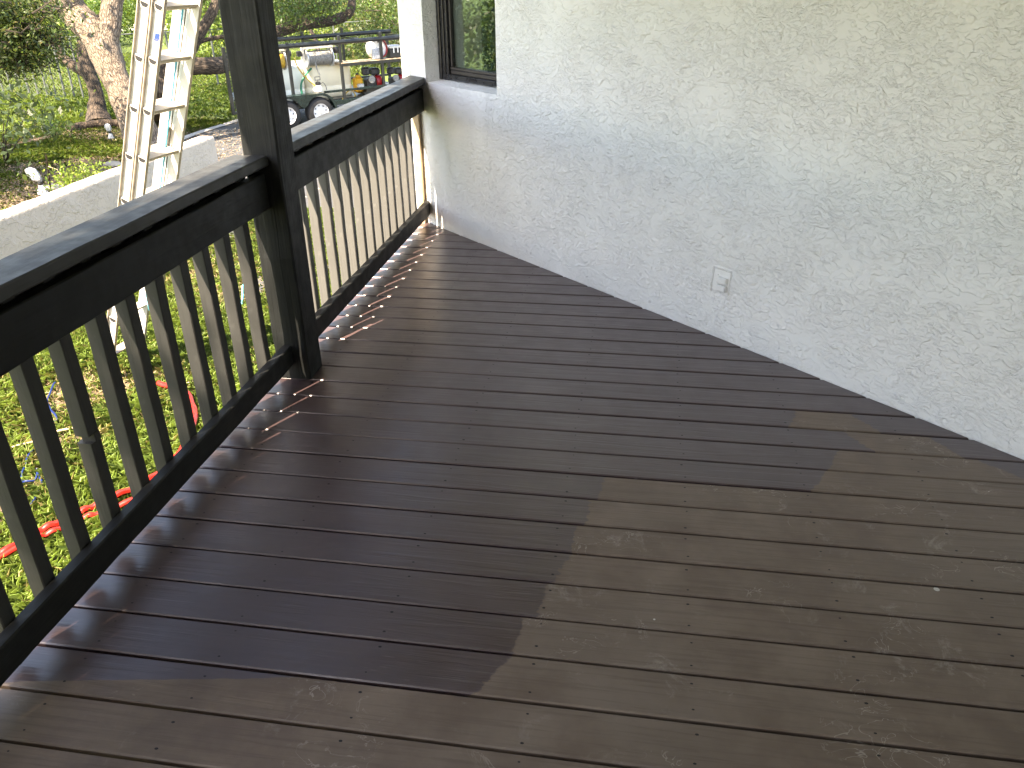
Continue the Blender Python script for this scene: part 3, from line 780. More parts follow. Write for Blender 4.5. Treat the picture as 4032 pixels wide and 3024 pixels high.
# sunlit oak behind the ladder
bA = ong(590, 640); D = 13.4; pm = D / F_PX
A_tr = [V3(bA[0], bA[1], bA[2] - .1)] + PX([(545, 500), (462, 325), (416, 215), (388, 130)], D)
A_l = PX([(400, 180), (340, 100), (296, 54), (258, 0), (200, -90), (120, -220)], [D, D, D, D - .1, D - .3, D - .6])
A_r = PX([(410, 190), (430, 110), (438, 54), (444, 0), (470, -120), (520, -300)], D)
tree('oak_tree', 'oak with pale sunlit forked trunk directly behind the ladder', V3(*bA),
     [(A_tr, [92 * pm, 66 * pm, 50 * pm, 60 * pm, 64 * pm]), (A_l, [54 * pm, 58 * pm, 57 * pm, 62 * pm, 46 * pm, 30 * pm]), (A_r, [50 * pm, 42 * pm, 40 * pm, 39 * pm, 32 * pm, 22 * pm])],
     [((-10.6, 12.9, 4.8), (2.0, 2.0, .9), 3600, .19), ((-8.2, 15.6, 5.2), (2.4, 1.6, 1.0), 5000, .19), ((-12.5, 14.8, 5.4), (2.2, 2.2, 1.2), 3000, .19)], .13, 'bark_light', seed=3)
# darker oak behind it
bB = ong(390, 480); D = 17.8; pm = D / F_PX
tree('oak_tree', 'smaller dark oak with crooked forked trunk left of the pale oak', V3(*bB),
     [([V3(bB[0], bB[1], bB[2] - .1)] + PX([(384, 440), (380, 380), (366, 325), (345, 282)], D), [62 * pm, 38 * pm, 28 * pm, 25 * pm, 30 * pm]),
      (PX([(350, 292), (304, 268), (262, 240), (240, 217), (228, 179), (214, 120), (190, 40), (150, -80)], D), [24 * pm, 20 * pm, 18 * pm, 16 * pm, 14 * pm, 13 * pm, 10 * pm, 6 * pm]),
      (PX([(348, 290), (338, 262), (327, 210), (324, 160), (318, 80), (300, -60)], D), [26 * pm, 24 * pm, 22 * pm, 20 * pm, 18 * pm, 12 * pm]),
      (PX([(352, 285), (362, 258), (372, 225), (376, 160), (390, 60)], D + .2), [18 * pm, 17 * pm, 15 * pm, 12 * pm, 9 * pm])],
     [((-14.6, 16.4, 4.6), (2.6, 2.6, 1.2), 3000, .20), ((-12.0, 18.6, 5.0), (2.0, 2.0, 1.0), 3500, .20)], .13, 'bark_dark', seed=5)
# sprawling oak with the low horizontal limb
bC = ong(612, 440); D = 15.6; pm = D / F_PX
tree('oak_tree', 'sprawling oak whose thick horizontal limb passes low behind the post', V3(*bC),
     [([V3(bC[0], bC[1], bC[2] - .1)] + PX([(615, 390), (622, 330), (640, 270), (668, 232)], D), [60 * pm, 50 * pm, 44 * pm, 42 * pm, 34 * pm]),
      (PX([(625, 330), (680, 280), (750, 262), (820, 260), (890, 250), (980, 190), (1095, 125), (1206, 96), (1333, 74), (1380, 40), (1385, -30)], [D, D, D, D, D + .5, D + 1.4, D + 2.2, D + 2.6, D + 3, D + 3, D + 3]),
       [40 * pm, 35 * pm, 33 * pm, 33 * pm, 32 * pm, 27 * pm, 25 * pm, 24 * pm, 23 * pm, 20 * pm, 16 * pm]),
      (PX([(720, 270), (740, 225), (765, 180), (800, 110), (835, 50), (860, -20)], D), [18 * pm, 18 * pm, 18 * pm, 20 * pm, 19 * pm, 17 * pm]),
      (PX([(760, 190), (790, 165), (840, 150), (900, 143)], D), [9 * pm, 8 * pm, 8 * pm, 7 * pm]),
      (PX([(1205, 96), (1225, 120), (1245, 170), (1262, 230)], D + 6), [8 * pm, 10 * pm, 11 * pm, 12 * pm])],
     [(tuple(at(1130, 20, 18.0)), (.42, .4, .16), 900), (tuple(at(1225, 25, 18.2)), (.45, .4, .17), 1000), (tuple(at(1310, 20, 18.4)), (.3, .4, .12), 500), (tuple(at(1470, 40, 20)), (.8, .6, .3), 1600),
      (tuple(at(1540, 85, 20.5)), (.35, .5, .3), 700), (tuple(at(1130, 75, 17.6)), (.22, .2, .08), 260), (tuple(at(1190, 70, 17.6)), (.16, .2, .06), 160), (tuple(at(800, 20, 16)), (.4, .4, .12), 400), (tuple(at(870, 80, 17)), (.3, .4, .2), 400)],
     .085, 'bark_dark', greens=OAK + LUSH, seed=8, twigs=6, clump=22)
# oak whose branches hang into the upper left of the view
bE = (-11.8, 9.4, float(gz(9.4)))
E_bl = [(tuple(at(20, 30, 11.2)), (.45, .6, .24), 1900), (tuple(at(115, 20, 11.3)), (.22, .4, .15), 750), (tuple(at(60, 110, 11.2)), (.42, .5, .16), 1700), (tuple(at(165, 95, 11.2)), (.16, .3, .12), 520),
        (tuple(at(40, 190, 11.4)), (.38, .5, .16), 1500), (tuple(at(150, 165, 11.4)), (.26, .3, .12), 800), (tuple(at(215, 160, 11.5)), (.10, .2, .07), 200), (tuple(at(30, 255, 11.6)), (.26, .3, .12), 700), (tuple(at(120, 240, 11.6)), (.22, .3, .10), 550), (tuple(at(-60, 150, 11)), (.5, .7, .4), 1600)]
tree('oak_tree', 'shady oak branches hanging into the upper left corner', bE,
     [([(-11.8, 9.4, -1.4), (-11.7, 9.5, .2), (-11.4, 9.7, 1.6), (-11.0, 10, 3.0)], [.34, .26, .22, .16]),
      ([(-11.5, 9.6, 1.4), tuple(at(-120, 60, 11.2)), tuple(at(0, 110, 11.2)), tuple(at(90, 130, 11.2)), tuple(at(190, 150, 11.3))], [.14, .09, .055, .03, .012]),
      ([tuple(at(-120, 60, 11.2)), tuple(at(20, 40, 11.2)), tuple(at(130, 50, 11.2)), tuple(at(230, 40, 11.3))], [.07, .045, .028, .01]),
      ([tuple(at(-60, 180, 11.4)), tuple(at(60, 210, 11.5)), tuple(at(130, 230, 11.6))], [.04, .025, .01])],
     E_bl + [((-11.4, 7.0, 5.5), (1.9, 1.9, .9), 6000, .18), ((-13.3, 10.2, 5.6), (1.9, 1.9, .9), 3200, .18), ((-14.5, 7.0, 5.2), (2.0, 2.4, 1.0), 5000, .2)], .070, 'bark_dark', greens=OAK, seed=11, twigs=14, clump=24)
# big-leaved shrub low in the left foreground beyond the garden wall
bS = ong(20, 640)
def shrub(name, label, base, blobs, size, greens, seed, stems, m='bark_dark', clump=16):
    S = empty(name, label, 'shrub', base); inv = Matrix.Translation(-Vector(base)); mb = MB()
    for e in stems: mb.tube([base, tuple((np.array(base) + np.array(e)) / 2 + np.array([0, 0, .06])), e], [.014, .010, .005], 6)
    o = mb.build('stems', M[m], S); tag(o, kind='stuff'); o.matrix_parent_inverse = inv
    v, c = leaves(blobs, size, greens, seed=seed, clump=clump)
    o = link(bpy.data.objects.new('foliage', fast_mesh('foliage', v, None, c, M['leaf'])), S); tag(o, kind='stuff'); o.matrix_parent_inverse = inv
    return S
cs = [tuple(at(40, 400, 9.6)), tuple(at(110, 440, 9.7)), tuple(at(15, 470, 9.5)), tuple(at(150, 480, 9.8)), tuple(at(60, 530, 9.7)), tuple(at(5, 560, 9.6))]
shrub('leafy_shrub', 'grey green broad leaved shrub at the left edge beyond the garden wall', V3(*bS),
      [(cs[0], (.22, .2, .07), 170), (cs[1], (.20, .2, .08), 140), (cs[2], (.22, .2, .08), 150), (cs[5], (.10, .1, .10), 100)],
      .105, [(0.032, 0.052, 0.024), (0.045, 0.066, 0.034), (0.024, 0.040, 0.018)], 21, cs, clump=10)  # leaf greens darkened, shade over the shrub put into the colour
b2 = ong(215, 545)
shrub('leafy_shrub', 'small dark green bush on the lawn below the hanging branches', V3(*b2),
      [((b2[0], b2[1], b2[2] + .2), (.30, .25, .14), 800)], .055, LUSH, 23, [(b2[0] + .2, b2[1], b2[2] + .3), (b2[0] - .2, b2[1], b2[2] + .3)])
b3 = ong(270, 735)
shrub('leafy_shrub', 'lime green sprigs poking above the garden wall', V3(*b3),
      [(tuple(at(262, 690, 9.3)), (.09, .1, .06), 170), (tuple(at(300, 705, 9.4)), (.10, .1, .05), 150), (tuple(at(255, 725, 9.2)), (.10, .1, .05), 150), (tuple(at(375, 675, 9.9)), (.16, .1, .05), 200), (tuple(at(330, 700, 9.6)), (.06, .1, .04), 80)],
      .05, LIME, 25, [tuple(at(278, 620, 9.3)), tuple(at(300, 650, 9.4)), tuple(at(235, 640, 9.3)), tuple(at(375, 670, 9.9)), tuple(at(312, 655, 9.4))], clump=10)
# oak out of view behind the camera: its crown dapples the near railing
tree('oak_tree', 'tall oak beside the deck whose leaves dapple the near railing', (-6.6, -3.6, -1.05),
     [([(-6.6, -3.6, -1.15), (-6.5, -3.5, 1.5), (-6.1, -3.3, 4.0), (-5.4, -3.0, 6.2)], [.30, .24, .19, .12]), ([(-6.1, -3.3, 4.0), (-4.8, -3.1, 5.8), (-3.6, -2.6, 7.2)], [.13, .09, .04])],
     [((-3.5, -3.05, 7.4), (.95, 1.35, .6), 4300, .15), ((-5.9, -5.2, 7.6), (1.6, 1.2, 1.1), 2600)], .11, 'bark_dark', seed=31)
# bushes and trees closing the background
def bush(px, py, depth, r, n, greens, lab, seed, size=.16, dz=0.0):
    b = at(px, py, depth); base = (b[0], b[1], float(gz(b[1])))
    bl = [((b[0] + r * .5 * math.cos(k * 2.1), b[1] + r * .5 * math.sin(k * 2.1), base[2] + r * (.45 + .35 * k / 3) + dz), (r * .75, r * .7, r * .55), n // 4) for k in range(4)]
    return shrub('background_bush', lab, base, bl, size, greens, seed, [(b[0] + .3 * r, b[1], base[2] + r), (b[0] - .3 * r, b[1], base[2] + r)])
BG = [(-60, 280, 32, 1.7, 4500, LIME, 'green bush beyond the fence, leftmost'), (110, 290, 30, 1.6, 5000, LIME, 'yellow green bush beyond the fence poles at the left'), (250, 260, 33, 1.9, 5200, LUSH, 'green bush far behind the crooked oak'),
      (420, 200, 36, 2.0, 6000, LUSH, 'round bush far behind the pale oak fork'), (560, 150, 40, 2.6, 7000, LIME, 'bright bush beyond the road behind the ladder top'), (700, 110, 44, 3.0, 7000, LUSH, 'tall bush beyond the road between ladder and post'),
      (860, 290, 30, 1.5, 4500, LIME, 'sunlit low bush behind the horizontal oak limb'), (1010, 180, 34, 2.4, 6000, LUSH, 'bush hidden mostly behind the deck post'), (1140, 170, 36, 2.0, 3600, OAK + LUSH, 'dull green bush right of the post behind the trailer'),
      (1290, 150, 33, 1.9, 4200, OAK, 'dark bush behind the hose reel'), (1370, 200, 30, 1.3, 4500, LIME, 'bright green bush seen through the trailer frame'), (1470, 160, 27, 1.9, 4200, OAK, 'mixed green bush behind the trailer shelf'),
      (1600, 170, 28, 2.0, 4500, OAK, 'dark bush beside the house corner')]
for i, (x, y, lab) in enumerate([(-17.5, 2.5, 'unseen bush added for the window reflection, nearest the deck'), (-18.5, 6.5, 'unseen bush added for the window reflection, in the middle of the row'), (-18.8, 10.2, 'unseen bush added for the window reflection, farthest along the row')]):  # unseen bush row left of the frame, added to darken the window reflection
    z0 = float(gz(y)); r = 1.9
    shrub('background_bush', lab, (x, y, z0), [((x + .8 * math.cos(k * 2.1), y + .9 * math.sin(k * 2.1), z0 + r * (.45 + .3 * k / 3)), (1.5, 1.7, 1.1), 1500) for k in range(4)], .16, OAK, 140 + i, [(x + .4, y, z0 + 1.8), (x - .4, y + .3, z0 + 1.8)])
for i, (px, py, dp, r, n_, gr_, lab) in enumerate(BG): bush(px, py, dp, r, n_, gr_, lab, 40 + i)
for i, (x, y, h, lab) in enumerate([(-34, 52, 6, 'far tree beyond the road at the left'), (-22, 60, 6, 'far tree beyond the road behind the pale oak'), (-10, 58, 6, 'far tree beyond the road behind the post'), (-3, 50, 5.5, 'far tree beyond the road behind the trailer')]):
    z0 = float(gz(y))
    tree('background_tree', lab, (x, y, z0), [([(x, y, z0 - .1), (x + .2, y, z0 + 2), (x, y, z0 + h)], [.3, .25, .12])],
         [((x, y, z0 + 1.6), (4.5, 2.5, 1.8), 5000), ((x - 2.5, y, z0 + 4), (4, 3, 2.6), 4000), ((x + 3, y, z0 + 4.2), (4, 3, 2.6), 4000)], .30, 'bark_dark', LUSH, 70 + i, 'far trees beyond the road')

# ---------------------------------------------------------------- grass, straw, leaf litter
def blades(name, n, box, hgt, wid, seed, tone, kind_cover=True, minc=.15):
    g = np.random.default_rng(seed); x = g.uniform(box[0], box[1], n); y = g.uniform(box[2], box[3], n)
    c = cover(x, y); keep = g.random(n) < np.clip(c + minc, 0, 1)
    keep &= ~((x > -5.66) & (x < -5.36) & (y < 9.8))
    dl = np.interp(y, DL[:, 1], DL[:, 0]); keep &= ~((y > 9.4) & (x > dl - .12))
    x, y, c = x[keep], y[keep], c[keep]; N = len(x); z = gz(y) + .02 * (fbm(x, y, .7) - .5)
    th = g.uniform(0, 2 * np.pi, N); ln = g.uniform(.25, 1.2, N); h = hgt * g.uniform(.45, 1.25, N) * (.6 + .5 * c)
    w = wid * g.uniform(.6, 1.3, N)
    d = np.stack([np.cos(th), np.sin(th), np.zeros(N)], -1); s = np.stack([-np.sin(th), np.cos(th), np.zeros(N)], -1)
    b = np.stack([x, y, z - .01], -1)
    mid = b + d * (h * ln * .30)[:, None]; mid[:, 2] += h * .62
    tip = b + d * (h * ln * .95)[:, None]; tip[:, 2] += h * np.clip(1.05 - ln * .45, .2, 1)
    V = np.stack([b - s * (w / 2)[:, None], b + s * (w / 2)[:, None], mid + s * (w * .4)[:, None], tip, mid - s * (w * .4)[:, None]], 1)
    dry = (g.random(N) < np.clip(.45 - .42 * c, .06, .6))[:, None]
    gcol = np.array(tone) * g.uniform(.6, 1.35, (N, 1)) * np.array([1, 1, 1]) + g.uniform(0, .03, (N, 1)) * np.array([1, .4, 0])
    dcol = np.array([.26, .21, .09]) * g.uniform(.5, 1.25, (N, 1))
    o = link(bpy.data.objects.new(name, fast_mesh(name, V, None, np.where(dry, dcol, gcol), M['grass'])))
    return o
tag(blades('lawn_grass', 230000, (-5.4, -1.7, 1.2, 9.6), .095, .0060, 91, (.180, .275, .062), minc=.25), 'patchy green grass between the deck and the garden wall', 'grass', kind='stuff')
tag(blades('lawn_grass', 150000, (-13, -5.6, 7.5, 17), .085, .009, 92, (.105, .170, .024), minc=.05), 'shady grass around the oaks beyond the garden wall', 'grass', kind='stuff')
tag(blades('lawn_grass', 110000, (-26, -8, 15.5, 32), .08, .014, 93, (.125, .200, .030), minc=.1), 'bright sunlit grass on the far lawn', 'grass', kind='stuff')
def litter(name, n, box, size, seed, label, allow=lambda c: c < .5, lift=.015, cols=((.20, .13, .08), (.30, .21, .13), (.12, .075, .045), (.38, .29, .19)), thin=(.3, .55)):
    g = np.random.default_rng(seed); x = g.uniform(box[0], box[1], n); y = g.uniform(box[2], box[3], n)
    c = cover(x, y); kp = allow(c) & ~((x > -5.68) & (x < -5.34) & (y < 9.8)); x, y = x[kp], y[kp]; N = len(x)
    p = np.stack([x, y, gz(y) + lift + g.random(N) * .02], -1)
    a = g.normal(size=(N, 3)) * np.array([1, 1, .35]); a /= np.linalg.norm(a, axis=1)[:, None]
    b = np.cross(a, g.normal(size=(N, 3)) * .4 + np.array([0, 0, 1])); b /= np.linalg.norm(b, axis=1)[:, None]
    L = size * g.uniform(.5, 1.3, (N, 1)); W = L * g.uniform(*thin, (N, 1))
    V = np.stack([p - a * L * .5, p + b * W * .5, p + a * L * .5, p - b * W * .5], 1)
    col = np.array(cols)[g.integers(0, len(cols), N)] * g.uniform(.6, 1.2, (N, 1))
    tag(link(bpy.data.objects.new(name, fast_mesh(name, V, None, col, M['litter']))), label, 'leaf litter', kind='stuff')
litter('leaf_litter', 26000, (-12.5, -5.66, 8, 17), .045, 95, 'brown fallen leaves under the oaks behind the garden wall')
litter('straw_litter', 26000, (-5.3, -1.7, 1.2, 9), .060, 96, 'pale straw and clippings on the worn strip beside the deck', lambda c: c < .75, .012, ((.30, .22, .11), (.22, .16, .08), (.15, .10, .055), (.34, .27, .14)), thin=(.06, .14))
litter('leaf_litter', 1500, (-8.6, -3.5, 10, 19), .05, 97, 'small pale fallen leaves scattered on the asphalt driveway', lambda c: c > -1, .03, ((.55, .48, .36), (.42, .34, .22), (.6, .55, .45)))

# ---------------------------------------------------------------- hoses, cords
def cord(name, pts, r, m, label, cat, z=None, n=6, closed=False):
    P = [(x, y, (float(gz(y)) + r + (.055 if name == 'red_hose' else .030)) if len(p) == 2 else p[2]) for p in pts for x, y in [p[:2]]]
    p = smooth_line(P, 8); p[:, 2] += .006 * np.sin(np.arange(len(p)) * .9)
    return tag(MB().tube(p, r, n + 2).build(name, M[m], None, True), label, cat)
cord('red_hose', [(-3.25, 2.2), (-3.13, 2.66), (-3.05, 2.81), (-3.01, 2.95), (-2.96, 3.03), (-2.90, 3.13), (-2.85, 3.205), (-2.79, 3.305), (-2.70, 3.46), (-2.66, 3.7), (-2.72, 3.98), (-2.80, 4.21), (-2.91, 4.37), (-3.05, 4.53), (-3.3, 4.62)], .020, 'redhose', 'red hose lying nearest the deck and looping back by the post', 'hose')
cord('red_hose', [(-3.2, 2.5), (-3.03, 2.80), (-2.98, 2.92), (-2.917, 2.99), (-2.857, 3.1), (-2.80, 3.145), (-2.72, 3.24), (-2.6, 3.36)], .016, 'redhose', 'thin red hose lying beside and under the thicker red hose', 'hose')
cord('blue_hose', [(-4.1, 4.6), (-3.965, 4.33), (-3.76, 4.14), (-3.72, 4.05), (-3.66, 3.8), (-3.56, 3.57), (-3.457, 3.42), (-3.40, 3.46), (-3.459, 3.547), (-3.42, 3.5), (-3.334, 3.42), (-3.28, 3.29), (-3.234, 3.17), (-3.25, 3.0), (-3.3, 2.7)], .0062, 'bluehose', 'thin dark blue hose with a kink lying in the grass', 'hose')
cord('ground_cord', [(-4.0, 3.5), (-3.78, 3.73), (-3.63, 3.95), (-3.45, 4.16), (-3.33, 4.36), (-3.21, 4.56), (-3.1, 4.8), (-3.0, 5.2)], .008, 'tan', 'straw coloured cord lying straight across the grass', 'cord')
cord('turquoise_rope', [(-3.75, 4.98), (-3.6, 5.28), (-3.544, 5.30), (-3.427, 5.235), (-3.22, 5.23), (-3.2, 5.38), (-3.228, 5.57), (-3.36, 5.95), (-3.476, 6.29), (-3.638, 6.645), (-3.7, 7.0)], .0075, 'cyan', 'turquoise rope trailing from the ladder foot across the grass', 'rope')

# ---------------------------------------------------------------- odds and ends on the lawn
def bag(px, py_base, depth_scale, h, lean, label):
    b = ong(px, py_base); o = empty('bagged_lamp', label, 'garden light', V3(*b))
    def crumple(prof, n, am, sd):
        g = np.random.default_rng(sd); V = []; Fc = []
        for i, (r, z, dx) in enumerate(prof):
            for j in range(n):
                a = 2 * math.pi * j / n; rr = r * (1 + am * (g.random() - .5) * 2)
                V.append((rr * math.cos(a) + dx, rr * .8 * math.sin(a), z + am * .04 * (g.random() - .5)))
        for i in range(len(prof) - 1):
            for j in range(n): p, q = i * n + j, i * n + (j + 1) % n; Fc.append((p, q, q + n, p + n))
        Fc.append(tuple((len(prof) - 1) * n + j for j in range(n)))
        return MB().add(V, Fc)
    crumple([(.05 * h, .60 * h, 0), (.13 * h, .68 * h, lean * .3), (.17 * h, .80 * h, lean * .7), (.15 * h, .95 * h, lean), (.05 * h, 1.0 * h, lean * 1.1)], 14, .16, 3).build('plastic_bag', M['bag'], o)
    crumple([(.15 * h, .27 * h, 0), (.12 * h, .38 * h, 0), (.08 * h, .50 * h, 0), (.05 * h, .56 * h, 0)], 16, .22, 4).build('bag_skirt', M['bag'], o)
    MB().lathe([(.065 * h, .53 * h), (.075 * h, .57 * h), (.065 * h, .62 * h)], 12).build('tape_band', M['tape'], o)
    MB().tube([(0, 0, 0), (0, 0, .6 * h)], .012, 6).build('lamp_stake', M['blackplastic'], o)
bag(181, 800, 1, .46, -.09, 'garden light wrapped in white plastic just behind the garden wall')
bag(443, 565, 1, .36, -.02, 'small white wrapped garden light in front of the fallen log')
pL = smooth_line([ong(270, 522) + np.array([0, 0, .06]), ong(330, 512) + np.array([0, 0, .07]), ong(400, 503) + np.array([0, 0, .08]), ong(470, 500) + np.array([0, 0, .08])], 5)
tag(MB().tube(pL, np.linspace(.10, .075, len(pL)), 10, True, .15).build('fallen_log', M['logwood'], None, True), 'dark fallen log lying in leaf litter near the oaks', 'log')
sb = ong(203, 770); tp = at(180, 605, 10.0)
sk = empty('dry_stake', 'thin brown stake with a dry twig behind the garden wall', 'stake', V3(*sb)); iv = Matrix.Translation(-Vector(V3(*sb)))
o = MB().tube([V3(*sb), tuple(tp)], [.012, .010], 6).build('stake', M['logwood'], sk); o.matrix_parent_inverse = iv
o = MB().tube([tuple(at(190, 655, 9.9)), tuple(at(225, 668, 9.8)), tuple(at(262, 720, 9.7))], [.005, .004, .003], 5).build('twig', M['plank'], sk); o.matrix_parent_inverse = iv
for i, (px, py, r, lab) in enumerate([(212, 745, .10, 'flat pale stone beside the wrapped light'), (450, 655, .12, 'rounded tan stone beside the pale oak trunk'), (350, 490, .07, 'small pale rock at the foot of the dark oak')]):
    b = ong(px, py); g = np.random.default_rng(200 + i); V = []; nph = 7; nth = 10
    for a in range(nph):
        p = math.pi * a / (nph - 1)
        for q in range(nth):
            t_ = 2 * math.pi * q / nth; rr = r * g.uniform(.85, 1.12)
            V.append((b[0] + rr * 1.5 * math.sin(p) * math.cos(t_), b[1] + rr * math.sin(p) * math.sin(t_), b[2] + .02 + rr * .55 * math.cos(p)))
    Fc = [(a * nth + q, a * nth + (q + 1) % nth, (a + 1) * nth + (q + 1) % nth, (a + 1) * nth + q) for a in range(nph - 1) for q in range(nth)]
    tag(MB().add(V, Fc).build('stone', M['stone'], None, True), lab, 'stone')

# ---------------------------------------------------------------- chain link fence with its row of poles
fz = -1.3
A0, A1 = np.array([-17.6, 20.75]), np.array([-14.6, 20.2]); B1 = np.array([-11.2, 23.4]); C1 = np.array([-6.0, 29.0])
fence = empty('chain_link_fence', 'grey chain link fence with close set poles across the far lawn', 'fence', (-14.6, 20.2, fz)); fi = Matrix.Translation(Vector((14.6, -20.2, -fz)))
pm_ = MB().tube([(0, 0, -.1), (0, 0, 1.5)], .024, 8).mesh('fence_pole', M['galv'], True)
pts = [A0 + (A1 - A0) * k / 10 for k in range(11)] + [A1 + (B1 - A1) * k / 4 for k in range(1, 5)] + [B1 + (C1 - B1) * k / 3 for k in range(1, 4)]
for p in pts:
    o = link(bpy.data.objects.new('fence_pole', pm_), fence); o.matrix_parent_inverse = fi; o.location = (p[0], p[1], fz)
    o.rotation_euler = (random.uniform(-.02, .02), random.uniform(-.02, .02), 0); s_ = random.uniform(.85, 1.2); o.scale = (s_, s_, random.uniform(.95, 1.03))
for a, b in ((A0, A1), (A1, B1), (B1, C1)):
    o = MB().tube([(a[0], a[1], fz + 1.45), (b[0], b[1], fz + 1.45)], .018, 6).build('top_rail', M['galv'], fence); o.matrix_parent_inverse = fi
mb = MB()
for a, b in ((A0, A1), (A1, B1), (B1, C1)):
    Ln = np.linalg.norm(b - a); u = (b - a) / Ln; st = .11; H = 1.42
    for k in range(int(-H / st), int(Ln / st)):
        for sg in (1, -1):
            s0 = k * st if sg > 0 else k * st + H; s1 = s0 + sg * H; z0, z1 = 0.0, H
            lo, hi = 0.0, Ln
            t0, t1 = 0.0, 1.0
            for lim, gt in ((lo, True), (hi, False)):
                if s1 != s0:
                    tt = (lim - s0) / (s1 - s0)
                    if (s1 > s0) == gt: t0 = max(t0, tt)
                    else: t1 = min(t1, tt)
            if t1 - t0 < .05: continue
            P0 = a + u * (s0 + (s1 - s0) * t0); P1 = a + u * (s0 + (s1 - s0) * t1)
            mb.tube([(P0[0], P0[1], fz + H * t0 + .02), (P1[0], P1[1], fz + H * t1 + .02)], .0022, 3, False)
o = mb.build('wire_mesh', M['galv'], fence); tag(o, kind='stuff'); o.matrix_parent_inverse = fi

# ---------------------------------------------------------------- tandem trailer and its load
TW = ong(1246, 498); TZ = math.atan2(.728, .686)
TMW = Matrix.Translation(Vector(V3(*TW)) + Vector((0, 0, .02))) @ Matrix.Rotation(TZ, 4, 'Z')
tr = empty('utility_trailer', 'dark green tandem utility trailer with pipe rack parked on the driveway', 'trailer', TMW.translation, TZ)
TWD = 1.75                                       # width between the two side frames
def T(mb, name, m, parent=None, smooth=False): return mb.build(name, M[m], parent or tr, smooth)
for y in (.02, TWD):
    T(MB().box((.95, y, .40), (3.9, .06, .09), .004), 'main_beam', 'greenmetal')
    T(MB().tube([(-.98, y, 1.535), (2.9, y, 1.565)], .045, 10), 'top_pipe', 'blackmetal', None, True)
    T(MB().box((1.55, y, .625), (2.55, .045, .045), .003), 'side_rail', 'greenmetal')
    for s_, z0, z1 in ((-.96, .36, 1.60), (-.40, .44, 1.60), (.715, .40, 1.67), (1.665, .42, 1.69), (2.8, .42, 1.60)):
        T(MB().box((s_, y, (z0 + z1) / 2), (.055, .055, z1 - z0), .003), 'rack_post', 'blackmetal')
T(MB().box((.95, TWD / 2, .455), (3.86, TWD - .1, .03)), 'floor_plate', 'blackmetal')
for s_ in (-.96, -.4, .715, 1.665, 2.8):
    T(MB().box((s_, TWD / 2, 1.50), (.04, TWD - .05, .04), .003), 'cross_bar', 'blackmetal')
rp = MB().box((-1.33, -.01, .42), (.72, .05, .05)).box((-1.675, 0, 1.0), (.06, .06, 1.2), .004)
for z in np.linspace(.5, 1.55, 22): rp.box((-1.645, .005, z), (.05, .012, .012))
T(rp, 'gate_post', 'blackmetal')
T(MB().box((3.4, TWD / 2, .42), (1.2, .1, .08), .005), 'tow_bar', 'greenmetal')
# wheels
def wheel(s_, y, mirror):
    w = bpy.data.objects.new('wheel', None); link(w, tr); w.location = (s_, y, .285)
    T(MB().lathe([(.165, -.02), (.245, -.012), (.278, .012), (.286, .045), (.286, .125), (.278, .155), (.24, .175), (.165, .17)], 28, 'y', cap=False), 'tyre', 'rubber', w, True)
    T(MB().lathe([(.168, -.016), (.155, -.008), (.150, .02), (.115, .028), (.07, .012), (.0, .008)], 24, 'y', cap=False), 'rim', 'rimwhite', w, True)
    hb = MB().lathe([(.036, -.03), (.036, .02)], 12, 'y')
    for k in range(5): hb.lathe([(.009, -.008), (.009, .015)], 6, 'y', (.062 * math.cos(k * 1.257), 0, .062 * math.sin(k * 1.257)))
    T(hb, 'hub', 'steel', w)
    hl = MB()
    for k in range(8):
        a = k * math.pi / 4 + .2
        hl.add([(r_ * math.cos(a + da), .010, r_ * math.sin(a + da)) for r_, da in ((.104, -.0), (.136, .15), (.136, -.15))], [(0, 1, 2)])
    T(hl, 'rim_hole', 'nail', w)
    if mirror: w.rotation_euler = (0, 0, math.pi)
for s_ in (.05, -.66):
    wheel(s_, -.19, False); wheel(s_, TWD + .21, True)
for y0, sg in ((-.22, 1), (TWD + .24, -1)):
    arc = [(.05 + .37 * math.cos(a), .285 + .37 * math.sin(a)) for a in np.linspace(R(5), R(75), 7)]
    arc2 = [(-.66 + .37 * math.cos(a), .285 + .37 * math.sin(a)) for a in np.linspace(R(105), R(175), 7)]
    top = arc + arc2
    fm = MB(); V = []; kk = len(top)
    for x, z in top: V += [(x, y0, z), (x, y0 + sg * .24, z)]
    V += [(x, y - 0, z - .006) for x, y, z in V]
    Fc = [(2 * i, 2 * i + 1, 2 * i + 3, 2 * i + 2) for i in range(kk - 1)] + [tuple(2 * kk + q for q in (2 * i, 2 * i + 2, 2 * i + 3, 2 * i + 1)) for i in range(kk - 1)]
    fm.add(V, Fc)
    low = [(-.66 + .32 * math.cos(a), .285 + .32 * math.sin(a)) for a in np.linspace(R(172), R(28), 9)] + [(-.305, .395)] + [(.05 + .32 * math.cos(a), .285 + .32 * math.sin(a)) for a in np.linspace(R(152), R(8), 9)]
    fm.prism(top + low, y0 - sg * .001, y0 + sg * .006)
    T(fm, 'fender', 'greenmetal')
T(MB().box((1.85, .17, 1.135), (2.3, .38, .04), .004), 'shelf_board', 'plank')
T(MB().box((1.85, -.012, 1.115), (2.3, .02, .06), .003), 'shelf_edge', 'blackmetal')
def load(name, label, cat, s_, y, z, parts, group=None):
    o = empty(name, label, cat, (0, 0, 0), 0, group); o.matrix_world = TMW @ Matrix.Translation((s_, y, z))
    for nm, mb, m, sm in parts: mb.build(nm, M[m], o, sm)
    return o
